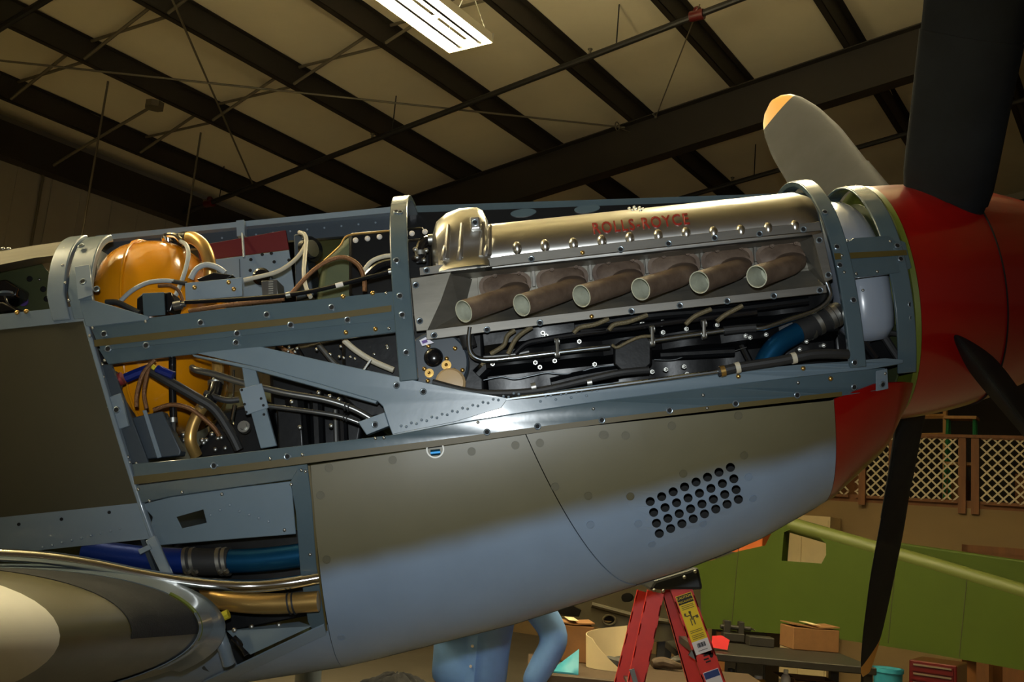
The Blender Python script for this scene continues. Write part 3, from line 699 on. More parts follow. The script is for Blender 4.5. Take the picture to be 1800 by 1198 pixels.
# ---- cowl fasteners
for x, y in ((578, 822), (563, 870), (574, 983), (690, 808), (829, 793), (906, 782), (949, 778), (976, 855), (1034, 871), (1060, 764), (1062, 764), (1181, 748), (1298, 730), (1063, 764), (1038, 922), (600, 1120), (1100, 765)):
    place(flush(x, y), x, y, .003, cowlA if x < 930 or (x < 1040 and y > 850) else cowlB, 'cowl_fastener')
# perforated access panel with 4 x 8 round holes
rows4 = [((1143, 881), (1284, 821)), ((1149, 900), (1290, 841)), ((1154, 919), (1294, 860)), ((1159, 937), (1298, 877))]
holes = []
for (xa_, ya_), (xb_, yb_) in rows4:
    for i in range(8): holes.append(cpx((lerp(xa_, xb_, i/7), lerp(ya_, yb_, i/7)), 8.2, 14, .98))
perf = part('louvre_panel', MB().slab([(1096, 862), (1140, 845), (1200, 822), (1250, 806), (1308, 790), (1318, 808), (1328, 850), (1333, 886), (1290, 905), (1235, 930), (1190, 950), (1152, 966), (1135, 955), (1118, 925), (1105, 890)], .003, holes, lambda p: S(p[0], p[1], .0022)).mesh('louvre_panel', 'cowl_two_tone', True, 20))
for x, y in ((1108, 872), (1201, 832), (1308, 800), (1316, 838), (1324, 876), (1236, 920), (1146, 956), (1122, 920)): place(flush(x, y), x, y, .0025, perf, 'cowl_fastener')
# holes read deep against the black mass added inside the lower cowl
# ---- strap between second former and nose ring
strap = plate('nose_strap', [(1480, 430), (1500, 418), (1560, 414), (1592, 425), (1603, 470), (1590, 477), (1570, 480), (1500, 488), (1488, 480)], .003, .012, 'grey_frame')
plate('paint_stripe', [(1466, 445), (1593, 439), (1595, 448), (1468, 456)], .0072, .001, 'olive_stripe', parent=strap, bev=0)
hole_fasteners([(1577, 432), (1583, 455), (1471, 434), (1476, 466)], .006, strap)
for x, y in ((1489, 423), (1505, 481), (1542, 477), (1480, 449), (1484, 478), (1565, 424)): place(RIV, x, y, .006, strap, 'rivet')
hole_fasteners([(703, 398-25), (697, 458), (703, 520), (707, 553), (714, 619), (697, 372)], .009, f1h)
hole_fasteners([(1450, 373), (1500, 557-30), (1502, 637)], .0085, f2h)
hole_fasteners([(1600, 535), (1602, 558), (1601, 645)], .0035, f3h)
# ---- top longeron behind the engine
def abox(name, p0, p1, Y0, Y1, m, parent=None, up=0.0):
    """bar between two pixels (upper edge p0->p1 and lower edge), depth Y0..Y1"""
    (xa0, ya0, yb0), (xa1, ya1, yb1) = p0, p1
    q = [A(xa0, ya0, Y0), A(xa1, ya1, Y0), A(xa1, yb1, Y0), A(xa0, yb0, Y0)]
    return part(name, MB().hexa(q, [v+Vector((0, Y1-Y0, 0)) for v in q]).mesh(name, m, False), parent)
top = abox('top_longeron', (168, 421, 450), (690, 372, 408), .06, .08, 'grey_dark')
abox('longeron_lip', (168, 414, 423), (690, 363, 373), .03, .09, 'grey_light', top)
for i in range(13): place(RIVG, 0, 0, 0, top, 'rivet', P=A(300+i*30, 427-i*3.0, .058), N=(0, -1, 0))
for i in range(13): place(RIVG, 0, 0, 0, top, 'rivet', P=A(310+i*30, 402+10-i*3.0, .058), N=(0, -1, 0))
top2 = abox('top_cowl_edge', (712, 362, 377), (1420, 338, 350), .03, .05, 'grey_frame')
abox('cowl_web', (712, 374, 415), (1420, 348, 385), .0, .01, 'engine_black', top2)
for x, y in ((920, 374), (1032, 367)): part('lightening_disc', MB().disc_stack(A(x, y, -.003), (0, -1, .0), [(-.004, .036), (.002, .036)], 24).mesh('lightening_disc', 'grey_frame'), top2, Matrix.Translation(A(x, y, -.003)) @ Matrix.Diagonal((1.1, 1, .35, 1)) @ Matrix.Translation(-A(x, y, -.003)))
clip = part('cowl_clip', MB().box(A(425, 403, .02), (.024, .03, .05)).mesh('cowl_clip', 'grey_light', False)); part('clip_rod', MB().tube([A(426, 410, .0), A(429, 452, -.05)], .004, 8).mesh('clip_rod', 'grey_light'), clip)
# far side cowl interior (green primer)
skin('far_upper_cowl', K(-.62), K(1.0), K(pi+.05), K(3*pi/2-.12), 'zinc_green', 20, 14)

# ================================================================ AIRCRAFT: engine, tanks, hoses
def quad(name, pts, m, thick=.003, parent=None, bev=.001, d=(0, 1, 0)):
    """flat piece from (px, py, Y) corners"""
    P = [A(*p) for p in pts]; n = len(P); dv = Vector(d)*thick
    b = MB(); b.add(P+[p+dv for p in P], [tuple(range(n)), tuple(reversed(range(n, 2*n)))]+[(i, (i+1) % n, (i+1) % n+n, i+n) for i in range(n)])
    o = part(name, b.mesh(name, m, False), parent)
    if bev: bevel(o, bev, 1)
    return o
def hose(name, pts, r, m, parent=None, n=10, k=6, straight=False):
    P = [A(*p) for p in pts]; P = P if straight else smooth_path(P, k)
    return part(name, MB().tube(P, r, n).mesh(name, m), parent)
def clamp(p, axis, r, parent, m='bolt', w=.006, screw=True):
    c = Vector(p); b = MB().disc_stack(c, axis, [(-w, r), (-w, r+.002), (w, r+.002), (w, r)], 20)
    o = part('hose_clamp', b.mesh('hose_clamp', m, True, 30), parent)
    return o
# ---- exhaust shroud
YR, YB = -.405, -.342
shroud = quad('exhaust_shroud', [(760, 486, YB), (1432, 414, YB), (1455, 505, YB), (775, 585, YB)], 'sheet_alu', .004)
quad('shroud_roof', [(742, 488, YR), (1430, 416, YR), (1430, 424, YB-.002), (800, 492, YB-.002)], 'sheet_alu', .003, shroud)
quad('shroud_floor', [(800, 548, YB-.002), (1430, 474, YB-.002), (1452, 512, YR), (755, 584, YR)], 'sheet_alu', .003, shroud)
quad('shroud_end_wall', [(792, 480, YR), (752, 582, YR), (812, 560, YB-.002), (830, 490, YB-.002)], 'sheet_alu', .003, shroud)
quad('shroud_end_wall', [(1428, 416, YR), (1452, 500, YR), (1425, 480, YB-.002), (1400, 424, YB-.002)], 'sheet_alu', .003, shroud)
ur = quad('upper_rail', [(737, 470, YR), (900, 447, YR), (1100, 424, YR), (1300, 403, YR), (1441, 389, YR), (1444, 405, YR), (1300, 419, YR), (1100, 441, YR), (900, 464, YR), (738, 484, YR)], 'brushed_alu', .004)
lr = quad('lower_rail', [(749, 580, YR), (920, 559, YR), (1100, 538, YR), (1300, 517, YR), (1452, 500, YR), (1454, 514, YR), (1300, 531, YR), (1100, 553, YR), (920, 575, YR), (750, 597, YR)], 'brushed_alu', .004)
rp = quad('shroud_rear_plate', [(722, 489, YR), (793, 478, YR), (775, 530, YR), (752, 580, YR), (732, 582, YR), (728, 556, YR)], 'sheet_alu', .004)
ep = quad('shroud_end_rail', [(1428, 412, YR), (1446, 408, YR), (1464, 490, YR), (1450, 496, YR)], 'brushed_alu', .004)
def flat_fast(pts, Y, parent, me=None):
    for x, y in pts: place(me or FASTR, 0, 0, 0, parent, 'fastener', P=A(x, y, Y), N=(0, -1, -.05))
flat_fast([(750, 475), (841, 465), (934, 455), (1091, 438), (1175, 428), (1256, 418), (1335, 411), (1412, 403)], YR, ur)
flat_fast([(763, 589), (856, 579), (949, 567), (1110, 547), (1195, 537), (1278, 529), (1360, 520), (1441, 510)], YR, lr)
flat_fast([(731, 501), (738, 564)], YR, rp); flat_fast([(1440, 422), (1456, 483)], YR, ep)
flat_fast([(1024, 444), (1040, 556)], YR, ur, SCREW)
# ---- six exhaust stacks
OV = [(888, 501), (988, 490), (1087, 478), (1184, 467), (1278, 457), (1374, 449)]
EN = [(815, 547), (917, 536), (1022, 520), (1126, 508), (1229, 496), (1330, 486)]
for i, ((ox, oy), (ex, ey)) in enumerate(zip(OV, EN)):
    st = None
    # port plate behind
    pl = quad('port_plate', [(ox-50, oy-20, YB-.004), (ox+44, oy-31, YB-.004), (ox+47, oy+22, YB-.004), (ox-46, oy+33, YB-.004)], 'sheet_alu', .004, shroud, .0008)
    c0 = A(ox, oy, YB-.006)
    def oval(c, a, bb, n=22, y=0.0): return [c+Vector((a*math.copysign(abs(cos(t))**.8, cos(t)), y, bb*math.copysign(abs(sin(t))**.8, sin(t)))) for t in [2*pi*k/n for k in range(n)]]
    # stack body: oval root swept into a round pipe
    end = A(ex, ey, -.520); c1 = A(ox+16, oy+14, YB-.015)
    dirv = (end-A(ox+30, oy+8, -.37)).normalized()
    rings = []; n = 22
    path = [(A(ox+10, oy+6, YB-.002), .048, .024, 0.0), (A(ox+13, oy+10, YB-.016), .046, .0245, .15), (A(ox+14, oy+15, YB-.034), .042, .0255, .4), (A(ox+10, oy+19, YB-.052), .037, .0270, .7), (lerp(A(ox+5, oy+21, -.405), end, .12), .032, .0275, .9), (lerp(A(ox+5, oy+21, -.405), end, .5), .0285, .0275, 1), (end, .0285, .0285, 1)]
    ax_a = Vector((1, 0, 0)); 
    side = dirv.cross(Vector((0, 0, 1))).normalized(); upv = side.cross(dirv).normalized()
    if side.x < 0: side = -side
    for p, a, bb, t in path:
        u = (Vector((1, 0, 0)).lerp(side, t)).normalized(); w = (Vector((0, 0, 1)).lerp(upv, t)).normalized()
        rings.append([p+u*a*cos(2*pi*k/n)+w*bb*sin(2*pi*k/n) for k in range(n)])
    dense = []
    for k in range(len(rings)-1):
        for s_ in range(3):
            t = s_/3; dense.append([lerp(p, q, t) for p, q in zip(rings[k], rings[k+1])])
    dense.append(rings[-1])
    st = part('exhaust_stack', MB().loft(dense, (True, False)).mesh('exhaust_stack', 'exhaust_steel', True, 60))
    def shr(q, ring): cc = sum(ring, Vector())/len(ring); return [lerp(cc, p, q) for p in ring]
    mid_ = lambda t: [lerp(p, q, t) for p, q in zip(rings[-1], rings[-2])]
    lipr = [shr(.91, mid_(t)) for t in (0.0, .35, .7, .98)]
    part('pipe_lining', MB().loft([rings[-1]]+lipr, (False, True)).mesh('pipe_lining', 'exhaust_inner', True, 50), st)
    part('flange_face', MB().loft([oval(c0, .066, .034, 22, .0), oval(c0, .058, .027, 22, -.004), oval(c0+Vector((.012, -.014, -.010)), .046, .018)], (True, True)).mesh('flange_face', 'exhaust_steel', True, 40), st)
    # flange ring with nuts
    ro, ri = oval(c0, .070, .037), oval(c0, .060, .029)
    dv = Vector((0, -.006, 0)); fl_ = MB().loft([ro, [p+dv for p in ro], [p+dv for p in ri], ri, ro], (False, False))
    part('stack_flange', fl_.mesh('stack_flange', 'exhaust_steel', True, 30), st)
    for (nx, ny) in ((-18, -16), (24, -21)):
        p = A(ox+nx, oy+ny, YB-.013); part('nut', MB().disc_stack(p, (0, -1, 0), [(0, .0062), (.008, .0062), (.008, .004), (.011, .0035)], 6).mesh('nut', 'exhaust_steel', False), st)
    quad('port_clamp', [(ox+46, oy-26, YB-.010), (ox+52, oy-26, YB-.010), (ox+54, oy+2, YB-.010), (ox+48, oy+3, YB-.010)], 'brushed_alu', .006, shroud)
# ---- valve cover (polished rocker cover)
def cover_sec(X, sy=1.0, sz=1.0, n=28, ex=2.35, cy=-.215, cz=.128):
    out = []
    for k in range(n+1):
        t = pi*k/n; c, s = cos(t), sin(t)
        out.append(Vector((X, cy-math.copysign(abs(c)**(2/ex), c)*.178*sy, cz+abs(s)**(2/ex)*.128*sz)))
    return out
x0, x1 = A(865, 430, -.37).x, A(1428, 380, -.33).x
rings = []
for i in range(25):
    X = lerp(x0-.03, x1, i/24); e = 1.0-.10*max(0, (i-23)); s_ = cover_sec(X, e, e*(1.0+0.0*i)); rings.append(s_+[Vector((X, -.02, .10)), Vector((X, -.38, .10))])
rings.append([Vector((x1+.012, lerp(p.y, -.2, .12), lerp(p.z, .13, .14))) for p in rings[-1]])
vc = part('valve_cover', MB().loft(rings).mesh('valve_cover', 'polished_alu', True, 50))
# rear drive housing
xb0, xb1 = A(757, 440, -.38).x, A(862, 440, -.38).x
prof = [(0.0, .80, .62), (.04, .93, .90), (.12, 1.03, 1.14), (.30, 1.07, 1.30), (.55, 1.09, 1.38), (.84, 1.09, 1.36), (.93, 1.06, 1.28), (1.0, 1.0, 1.04)]
rings = [cover_sec(lerp(xb0, xb1, t), a, b_, ex=2.9)+[Vector((lerp(xb0, xb1, t), -.02, .10)), Vector((lerp(xb0, xb1, t), -.395*a, .10))] for t, a, b_ in prof]
dh = part('drive_housing', MB().loft(rings).mesh('drive_housing', 'polished_alu', True, 40), vc)
def surf_cover(x, y, ex=2.35, sy=1.0, sz=1.0, off=0.0):
    Y = -.36
    for _ in range(25):
        p = A(x, y, Y); zz = max(0, min(.999, (p.z-.128)/(.128*sz))); Yn = -.215-.178*sy*(1-zz**ex)**(1/ex)-off; Y = lerp(Y, Yn, .4)
    return A(x, y, Y)
def cover_n(x, y, **k):
    p, q, r = surf_cover(x, y, **k), surf_cover(x+5, y, **k), surf_cover(x, y+4, **k); nn = (q-p).cross(r-p).normalized(); return nn if nn.y < 0 else -nn
# housing boss, ribs and feet
kw = dict(ex=2.9, sy=1.09, sz=1.37)
p = surf_cover(836, 396, **kw); bs = part('housing_boss', MB().box(p, (.026, .05, .034)).mesh('housing_boss', 'polished_alu', False), vc); bevel(bs, .004, 2)
place(FASTR, 0, 0, 0, vc, 'screw', P=p+Vector((0, -.0265, 0)), N=(0, -1, 0))
for x, y0, y1 in ((788, 395, 455), (812, 392, 452), (850, 390, 450), (862, 395, 448), (782, 432, 458), (810, 430, 456), (856, 430, 450)):
    a_, b_ = surf_cover(x, y0, **kw), surf_cover(x-3, y1, **kw)
    part('housing_rib', MB().tube([a_, lerp(a_, b_, .5)+Vector((0, -.004, 0)), b_], [.004, .007, .008], 8).mesh('housing_rib', 'polished_alu'), vc)
fl = quad('cover_flange', [(765, 462, -.392), (860, 450, -.392), (862, 456, -.392), (766, 469, -.392)], 'polished_alu', .05, vc, .002)
for x, y in ((909, 435), (958, 431), (1008, 428), (1058, 423), (1107, 418), (1157, 413), (1206, 409), (1254, 408), (1302, 405), (1350, 401), (1397, 397)):
    p = surf_cover(x, y+1, off=.003); part('cover_stud', MB().ball(p, .0125, 16, 10, (1, 1.05, 1.45)).mesh('cover_stud', 'polished_alu'), vc)
# lettering
c0 = surf_cover(1126, 394); nn = cover_n(1126, 394); ex_ = (surf_cover(1210, 384)-surf_cover(1042, 404)).normalized(); ex_ = (ex_-nn*ex_.dot(nn)).normalized(); ey_ = nn.cross(ex_)
R4 = Matrix(((ex_.x, ey_.x, nn.x, 0), (ex_.y, ey_.y, nn.y, 0), (ex_.z, ey_.z, nn.z, 0), (0, 0, 0, 1)))
tm = text_mesh('ROLLS-ROYCE', .054, 'letter_red', .0010, True, 1.16)
wid_ = max(v.co.x for v in tm.vertices)-min(v.co.x for v in tm.vertices); want = (surf_cover(1210, 384)-surf_cover(1042, 404)).length
for v in tm.vertices: v.co.x *= want/wid_
# wrap the letters round the curved cover
def cov(t): c, s = cos(t), sin(t); return -.215-abs(c)**(2/2.35)*.178, .128+abs(s)**(2/2.35)*.128
tab = [(0.0, .01)]; acc_ = 0.0
for i in range(1, 400):
    t1, t2 = .01+1.55*(i-1)/399, .01+1.55*i/399; (ya, za), (yb, zb_) = cov(t1), cov(t2); acc_ += sqrt((yb-ya)**2+(zb_-za)**2); tab.append((acc_, t2))
t0_ = asin(max(0, min(1, (c0.z-.128)/.128))**(2.35/2)); a0_ = interp([(t, a_) for a_, t in tab], t0_)
for v in tm.vertices:
    tt_ = interp(tab, a0_+v.co.y); (ya, za), (yb, zb_) = cov(tt_-.004), cov(tt_+.004); ty, tz = yb-ya, zb_-za; L_ = sqrt(ty*ty+tz*tz); ny, nz_ = -tz/L_, ty/L_
    o_ = .0006+max(0, v.co.z+.001)*.9; y_, z_ = cov(tt_); v.co = Vector((c0.x+v.co.x, y_+ny*o_, z_+nz_*o_))
part('raised_lettering', tm, vc)
for k, (x, y) in enumerate(((1106, 366), (1112, 369), (1118, 368), (1124, 365), (1130, 367), (1115, 364), (1126, 370))):
    p = surf_cover(x, y); part('cast_emblem', MB().ball(p, .005, 8, 6, (1, .7, .8)).mesh('cast_emblem', 'polished_alu'), vc)
# coolant elbow at the rear of the cover
el = hose('coolant_elbow', [(740, 460, -.34), (738, 440, -.34), (745, 425, -.33), (765, 420, -.32)], .013, 'black_gloss')
clamp(A(739, 445, -.34), (0, 0, 1), .013, el); clamp(A(757, 421, -.325), (1, 0, 0), .013, el)
for x, y in ((733, 452), (745, 457), (749, 440), (730, 438)): part('bolt_head', BOLT, el, Matrix.Translation(A(x, y, -.36)))
# ---- crankcase: black stepped casting lofted along the engine
def eng_sec(X, bul):
    return [Vector((X, y, z)) for y, z in ((-.10, .12), (-.315, .10), (-.325, -.02), (-.31-.012*bul, -.09), (-.335-.018*bul, -.115), (-.335-.018*bul, -.155), (-.28, -.17), (-.265-.01*bul, -.235), (-.30-.012*bul, -.25), (-.30-.012*bul, -.275), (-.22, -.30), (-.20, -.45), (-.05, -.50), (.2, -.45), (.3, -.2), (.3, .1), (.1, .12))]
rings = []; 
xe0, xe1 = A(850, 600, -.33).x, A(1470, 560, -.33).x
for i in range(49):
    X = lerp(xe0, xe1, i/48); rings.append(eng_sec(X, abs(sin(i/48*pi*6))))
eng = part('crankcase', MB().loft(rings).mesh('crankcase', 'engine_black', True, 35))
# split-line bead
hose('joint_bead', [(x, y, -.318) for x, y in ((850, 668), (880, 662), (905, 666), (935, 660), (960, 655), (985, 657), (1015, 655), (1040, 647), (1075, 642), (1110, 640))], .0022, 'steel_tube', eng)
hose('joint_bead', [(x, y, -.318) for x, y in ((1150, 632), (1185, 632), (1215, 622), (1245, 620), (1280, 619), (1312, 610))], .0022, 'steel_tube', eng)
for x, y in ((866, 639), (941, 637), (949, 645), (975, 634), (1018, 600), (1045, 583-20), (954, 585), (960, 590), (1164, 560), (1128, 566), (1165, 584), (1206, 578), (1260, 571), (1318, 593), (1346, 588), (1332, 540), (1310, 590), (1405, 614), (1447, 607), (1417, 600), (1170, 649), (1202, 644), (1207, 657), (1146, 653), (915, 640+60), (1045, 640+0)):
    p = A(x, y, -.352); o = part('stud_nut', MB().disc_stack(p, (0, -1, -.15), [(-.02, .0060), (.006, .0060), (.006, .0040), (.013, .0036), (.014, .0001)], 6).mesh('stud_nut', 'bolt', False), eng)
# pipes along the bank
hose('coolant_pipe', [(826, 575, -.40), (824, 595, -.40), (827, 618, -.40), (840, 630, -.40), (870, 632, -.40), (975, 620, -.395), (1072, 609, -.39)], .0075, 'steel_tube', None, 12)
tp = hose('breather_pipe', [(1150, 598, -.39), (1220, 588, -.385), (1276, 580, -.385)], .0078, 'steel_tube', None, 12, straight=True)
tq = hose('breather_pipe', [(1326, 577, -.385), (1345, 575, -.385), (1390, 560, -.38), (1428, 547, -.375), (1448, 535, -.375), (1459, 520, -.375), (1456, 505, -.375), (1452, 496, -.375)], .0078, 'steel_tube', None, 12)
hose('pipe_sleeve', [(1272, 581, -.385), (1300, 578, -.385), (1328, 576, -.385)], .0115, 'rubber', tp, straight=True)
hose('ignition_rail', [(1020, 597-15, -.375), (1100, 577, -.375), (1180, 566, -.375), (1330, 548, -.375)], .0085, 'black_gloss')
hose('ignition_rail', [(905, 622, -.375), (925, 604, -.375), (960, 596, -.375), (1010, 588, -.375), (1065, 581, -.375)], .0085, 'black_gloss')
hose('ignition_rail', [(850, 628, -.37), (900, 624, -.37), (930, 618, -.37)], .006, 'grey_tube')
hose('ignition_rail', [(1010, 575, -.365), (1140, 556, -.365), (1280, 545, -.36), (1420, 528, -.36)], .0125, 'engine_black')
for pts in ([(862, 622), (885, 607), (892, 590), (905, 580)], [(893, 622), (905, 598), (918, 585), (935, 574)], [(1008, 585), (1020, 575), (1045, 570), (1070, 560)], [(1070, 580), (1080, 570), (1105, 565), (1138, 553)], [(1205, 570), (1222, 555), (1250, 543)], [(1260, 565), (1275, 553), (1305, 537)]):
    hose('plug_lead', [(x, y, -.39) for x, y in pts], .0062, 'braid_olive')
for x, y0, y1, Y in ((979, 597, 625, -.40), (1237, 565, 592, -.395), (1146, 575, 605, -.40)):
    o = part('pipe_clip', MB().tube([A(x, y0, Y), A(x+1, y1, Y)], .005, 8).mesh('pipe_clip', 'bolt')); clamp(A(x, y1-3, Y+.008), (1, 0, .1), .009, o); clamp(A(x, y0+3, Y+.012), (1, 0, .1), .009, o)
# black housings
gen = part('fuel_pump_housing', MB().loft([[A(x, y, Y) for x, y in ((1078, 608), (1092, 598), (1138, 588), (1146, 600), (1146, 640), (1130, 654), (1095, 655), (1078, 640))] for Y in (-.39, -.30)]).mesh('fuel_pump_housing', 'engine_black', True, 30)); bevel(gen, .006, 3)
hose('retaining_strap', [(1076, 606, -.398), (1085, 610, -.402), (1105, 600, -.404), (1125, 592, -.404), (1148, 590, -.398)], .0042, 'braid_olive', gen)
hose('oil_gallery', [(970, 678, -.31), (1010, 668, -.31), (1060, 659, -.31), (1085, 655, -.31)], .022, 'engine_black')
for pts, r in (([(1160, 625), (1290, 618)], .014), ([(840, 660), (860, 640)], .02), ([(1300, 600), (1320, 640)], .010)): hose('casting_rib', [(x, y, -.31) for x, y in pts], r, 'engine_black', eng, straight=True)
bw = hose('wiring_conduit', [(760, 672, -.41), (840, 690, -.41), (940, 687, -.41), (1030, 668, -.41), (1090, 655, -.41), (1140, 650, -.40)], .0095, 'rubber')
for x, y in ((938, 680), (1036, 672)): clamp(A(x, y, -.41), (1, 0, .1), .0095, bw)
hose('drain_tube', [(890, 702, -.425), (1040, 683, -.425), (1262, 653, -.425)], .0062, 'steel_tube', None, straight=True)
hb = hose('black_hose', [(1262, 654, -.425), (1300, 645, -.425), (1370, 634, -.425), (1430, 622, -.42), (1490, 622, -.40)], .0125, 'rubber')
for x, y in ((1270, 652), (1296, 646), (1395, 629)): clamp(A(x, y, -.425), (1, 0, .12), .0125, hb, 'brass' if x < 1280 else 'hose_ivory')
# blue coolant elbow with rubber coupling
be = hose('blue_coolant_elbow', [(1338, 660, -.36), (1348, 630, -.36), (1368, 605, -.36), (1395, 588, -.35), (1412, 580, -.345)], .0275, 'blue_anodised', None, 20)
cp = hose('rubber_coupling', [(1402, 584, -.347), (1440, 567, -.335), (1475, 550, -.32)], .031, 'rubber', None, 20)
for x, y in ((1412, 580), (1421, 576), (1436, 568), (1458, 558), (1466, 554)): clamp(A(x, y, -.338), (1, 0, .42), .031, cp)
# magneto / wheelcase plate behind the first former
wc = part('wheelcase', MB().disc_stack(A(768, 640, -.33), (0, -1, 0), [(-.12, .085), (.02, .085), (.026, .08), (.026, .0001)], 32).mesh('wheelcase', 'grey_dark', True, 30))
part('domed_cap', MB().ball(A(762, 628, -.355), .026, 18, 12, (1, .7, 1)).mesh('domed_cap', 'black_gloss'), wc)
for x, y, r in ((785, 642, .013), (755, 656, .012)): part('brass_fitting', MB().disc_stack(A(x, y, -.357), (0, -1, 0), [(0, r), (.006, r), (.006, r*.7), (.012, r*.7), (.012, r*.35), (.016, .0001)], 12).mesh('brass_fitting', 'brass', False), wc)
part('distributor_cap', MB().disc_stack(A(792, 674, -.36), (0, -1, 0), [(0, .040), (.01, .040), (.018, .034), (.020, .02), (.020, .0001)], 20).mesh('distributor_cap', 'ignition_tan', True, 30), wc)
for x, y in ((753, 608), (800, 612), (798, 650), (813, 650), (746, 648), (752, 669), (812, 676), (785, 630)): place(SCREW, 0, 0, 0, wc, 'screw', P=A(x, y, -.358), N=(0, -1, 0))
tg = quad('paper_tag', [(737, 598, -.40), (748, 592, -.40), (763, 602, -.40), (742, 608, -.40)], 'label_white', .001); quad('tag_print', [(741, 599, -.4015), (750, 596, -.4015), (752, 601, -.4015), (743, 604, -.4015)], 'label_violet', .0005, tg, 0)
# black gearcase masses behind the first former and in the rear bay
def mass(name, pts, Y0, Y1, m='engine_black', bev=.012, parent=None):
    o = part(name, MB().loft([[A(x, y, Y0) for x, y in pts], [A(x, y, Y0)+Vector((0, Y1-Y0, 0)) for x, y in pts]]).mesh(name, m, True, 30), parent); bevel(o, bev, 3); return o
acc = mass('accessory_gearcase', [(600, 560), (850, 545), (855, 700), (640, 740), (600, 700)], -.30, .25)
mass('supercharger_casing', [(470, 620), (600, 590), (640, 740), (630, 800), (480, 800)], -.20, .25)
mass('aftercooler_box', [(612, 408), (745, 396), (750, 500), (690, 520), (640, 540), (612, 520)], -.10, .20)
ab = mass('carburettor_duct', [(565, 455), (612, 410), (640, 412), (640, 560), (545, 560)], -.05, .20, 'zinc_green', .03)
hose('duct_lip', [(570, 458, -.10), (598, 432, -.105), (612, 414, -.108), (660, 408, -.108), (690, 405, -.108)], .003, 'gold_tube', ab)
for x, y in ((625, 422), (646, 419), (667, 416), (724, 410), (747, 407)): place(domed(.0085, 'plastic_white', 'bolt_head'), 0, 0, 0, ab, 'bolt_head', P=A(x, y, -.112), N=(0, -1, 0))
mass('engine_rear_block', [(700, 420), (760, 415), (760, 560), (700, 560)], -.25, .2)
for k in range(26):
    x, y = 495+random.random()*190, 605+random.random()*60
    if (x-440)*.22+610 > y: place(BOLT, 0, 0, 0, acc, 'bolt_head', P=A(x, y, -.305), N=(0, -1, -.2)).scale = (.7, .7, .7)
for pts, r, m_ in (([(610, 600), (625, 640), (650, 680)], .012, 'black_gloss'), ([(640, 600), (648, 660)], .016, 'black_gloss'), ([(665, 590), (680, 650)], .02, 'engine_black'), ([(520, 612), (535, 640), (540, 670)], .010, 'black_gloss'), ([(560, 605), (590, 640), (608, 650)], .008, 'grey_tube'), ([(488, 600), (497, 612), (560, 640)], .005, 'braid_copper'), ([(556, 690), (560, 790)], .02, 'engine_black'), ([(600, 690), (604, 780)], .014, 'black_gloss'), ([(520, 700), (530, 790)], .03, 'engine_black'), ([(590, 720), (592, 790)], .008, 'grey_tube')):
    hose('engine_line', [(x, y, -.27) for x, y in pts], r, m_)
hose('ivory_hose', [(605, 598, -.36), (625, 615, -.36), (655, 634, -.36), (692, 650, -.36)], .0078, 'hose_ivory')
o = part('ptube_clip', MB().tube([A(652, 632, -.37), A(640, 650, -.37)], .004, 6).mesh('hose_clip', 'bolt')); o.name = 'hose_clip'
# ---- header tank round the reduction gear
tank = []
for i in range(41):
    th = lerp(-2.2, 2.2, i/40)          # angle from top towards near side (+)
    tank.append((th))
rows = []
ztc = -.03
for th in tank:
    c = Vector((.972, -sin(th)*.212, ztc+cos(th)*.212)); rad = Vector((0, -sin(th), cos(th)))
    e = min(1.0, sqrt(max(0.02, 1-max(0, (abs(th)-1.95)/.26)**2)))
    rows.append([c+(Vector((1, 0, 0))*math.copysign(abs(cos(a))**.75, cos(a))*.072+rad*math.copysign(abs(sin(a))**.75, sin(a))*.102)*e for a in [2*pi*k/24 for k in range(24)]])
ht = part('header_tank', MB().loft(rows).mesh('header_tank', 'tank_white', True, 60))
for x, y in ((1452, 355), (1495, 375), (1500, 383), (1517, 510)): place(RIV, 0, 0, 0, ht, 'rivet', P=A(x, y, -.20 if y < 450 else -.31), N=(0, -1, 0))
part('reduction_gear', MB().disc_stack((.90, 0, -.03), (1, 0, 0), [(0, .20), (.06, .20), (.10, .15), (.14, .12), (.15, .10)], 28).mesh('reduction_gear', 'engine_black', True, 30))
mass('gear_casing', [(1462, 560), (1592, 548), (1594, 640), (1470, 640)], -.18, .2)
for pts, r, m_ in (([(1545, 575), (1560, 600), (1580, 630)], .011, 'rubber'), ([(1520, 600), (1560, 585), (1590, 590)], .008, 'rubber'), ([(1510, 590), (1540, 630)], .012, 'black_gloss')): hose('nose_line', [(x, y, -.24) for x, y in pts], r, m_)
for x, y in ((1517, 600), (1515, 612), (1538, 622), (1528, 580)): place(BOLT, 0, 0, 0, None, 'bolt_head', P=A(x, y, -.24), N=(0, -1, 0))
hose('yellow_seal', [(1560, 488, -.27), (1574, 530, -.28), (1578, 570, -.28)], .006, 'yellow_green')
# ---- oil tank
tc_ = A(288, 598, -.02)
rows = []
for i in range(1, 28):
    ph = pi*i/28; s_, c_ = sin(ph), cos(ph); f = lambda v, e: math.copysign(abs(v)**e, v)
    rows.append([tc_+Vector((.168*f(s_, .72)*f(cos(a), .8), .285*f(s_, .72)*f(sin(a), .8), .282*f(c_, .72))) for a in [2*pi*k/40 for k in range(40)]])
ot = part('oil_tank', MB().loft(rows).mesh('oil_tank', 'orange_tank', True, 60))
rows2 = []
for i in range(33):
    a = 2*pi*i/32; p = Vector((tc_.x-.012, tc_.y+.2885*f(sin(a), .72), tc_.z+.2855*f(cos(a), .72))); rows2.append(p)
part('weld_band', MB().tube(rows2, .0045, 8).mesh('weld_band', 'orange_tank'), ot)
nk = mass('tank_neck', [(274, 428), (282, 424), (302, 428), (303, 441), (273, 440)], -.10, .0, 'orange_tank', .004, ot)
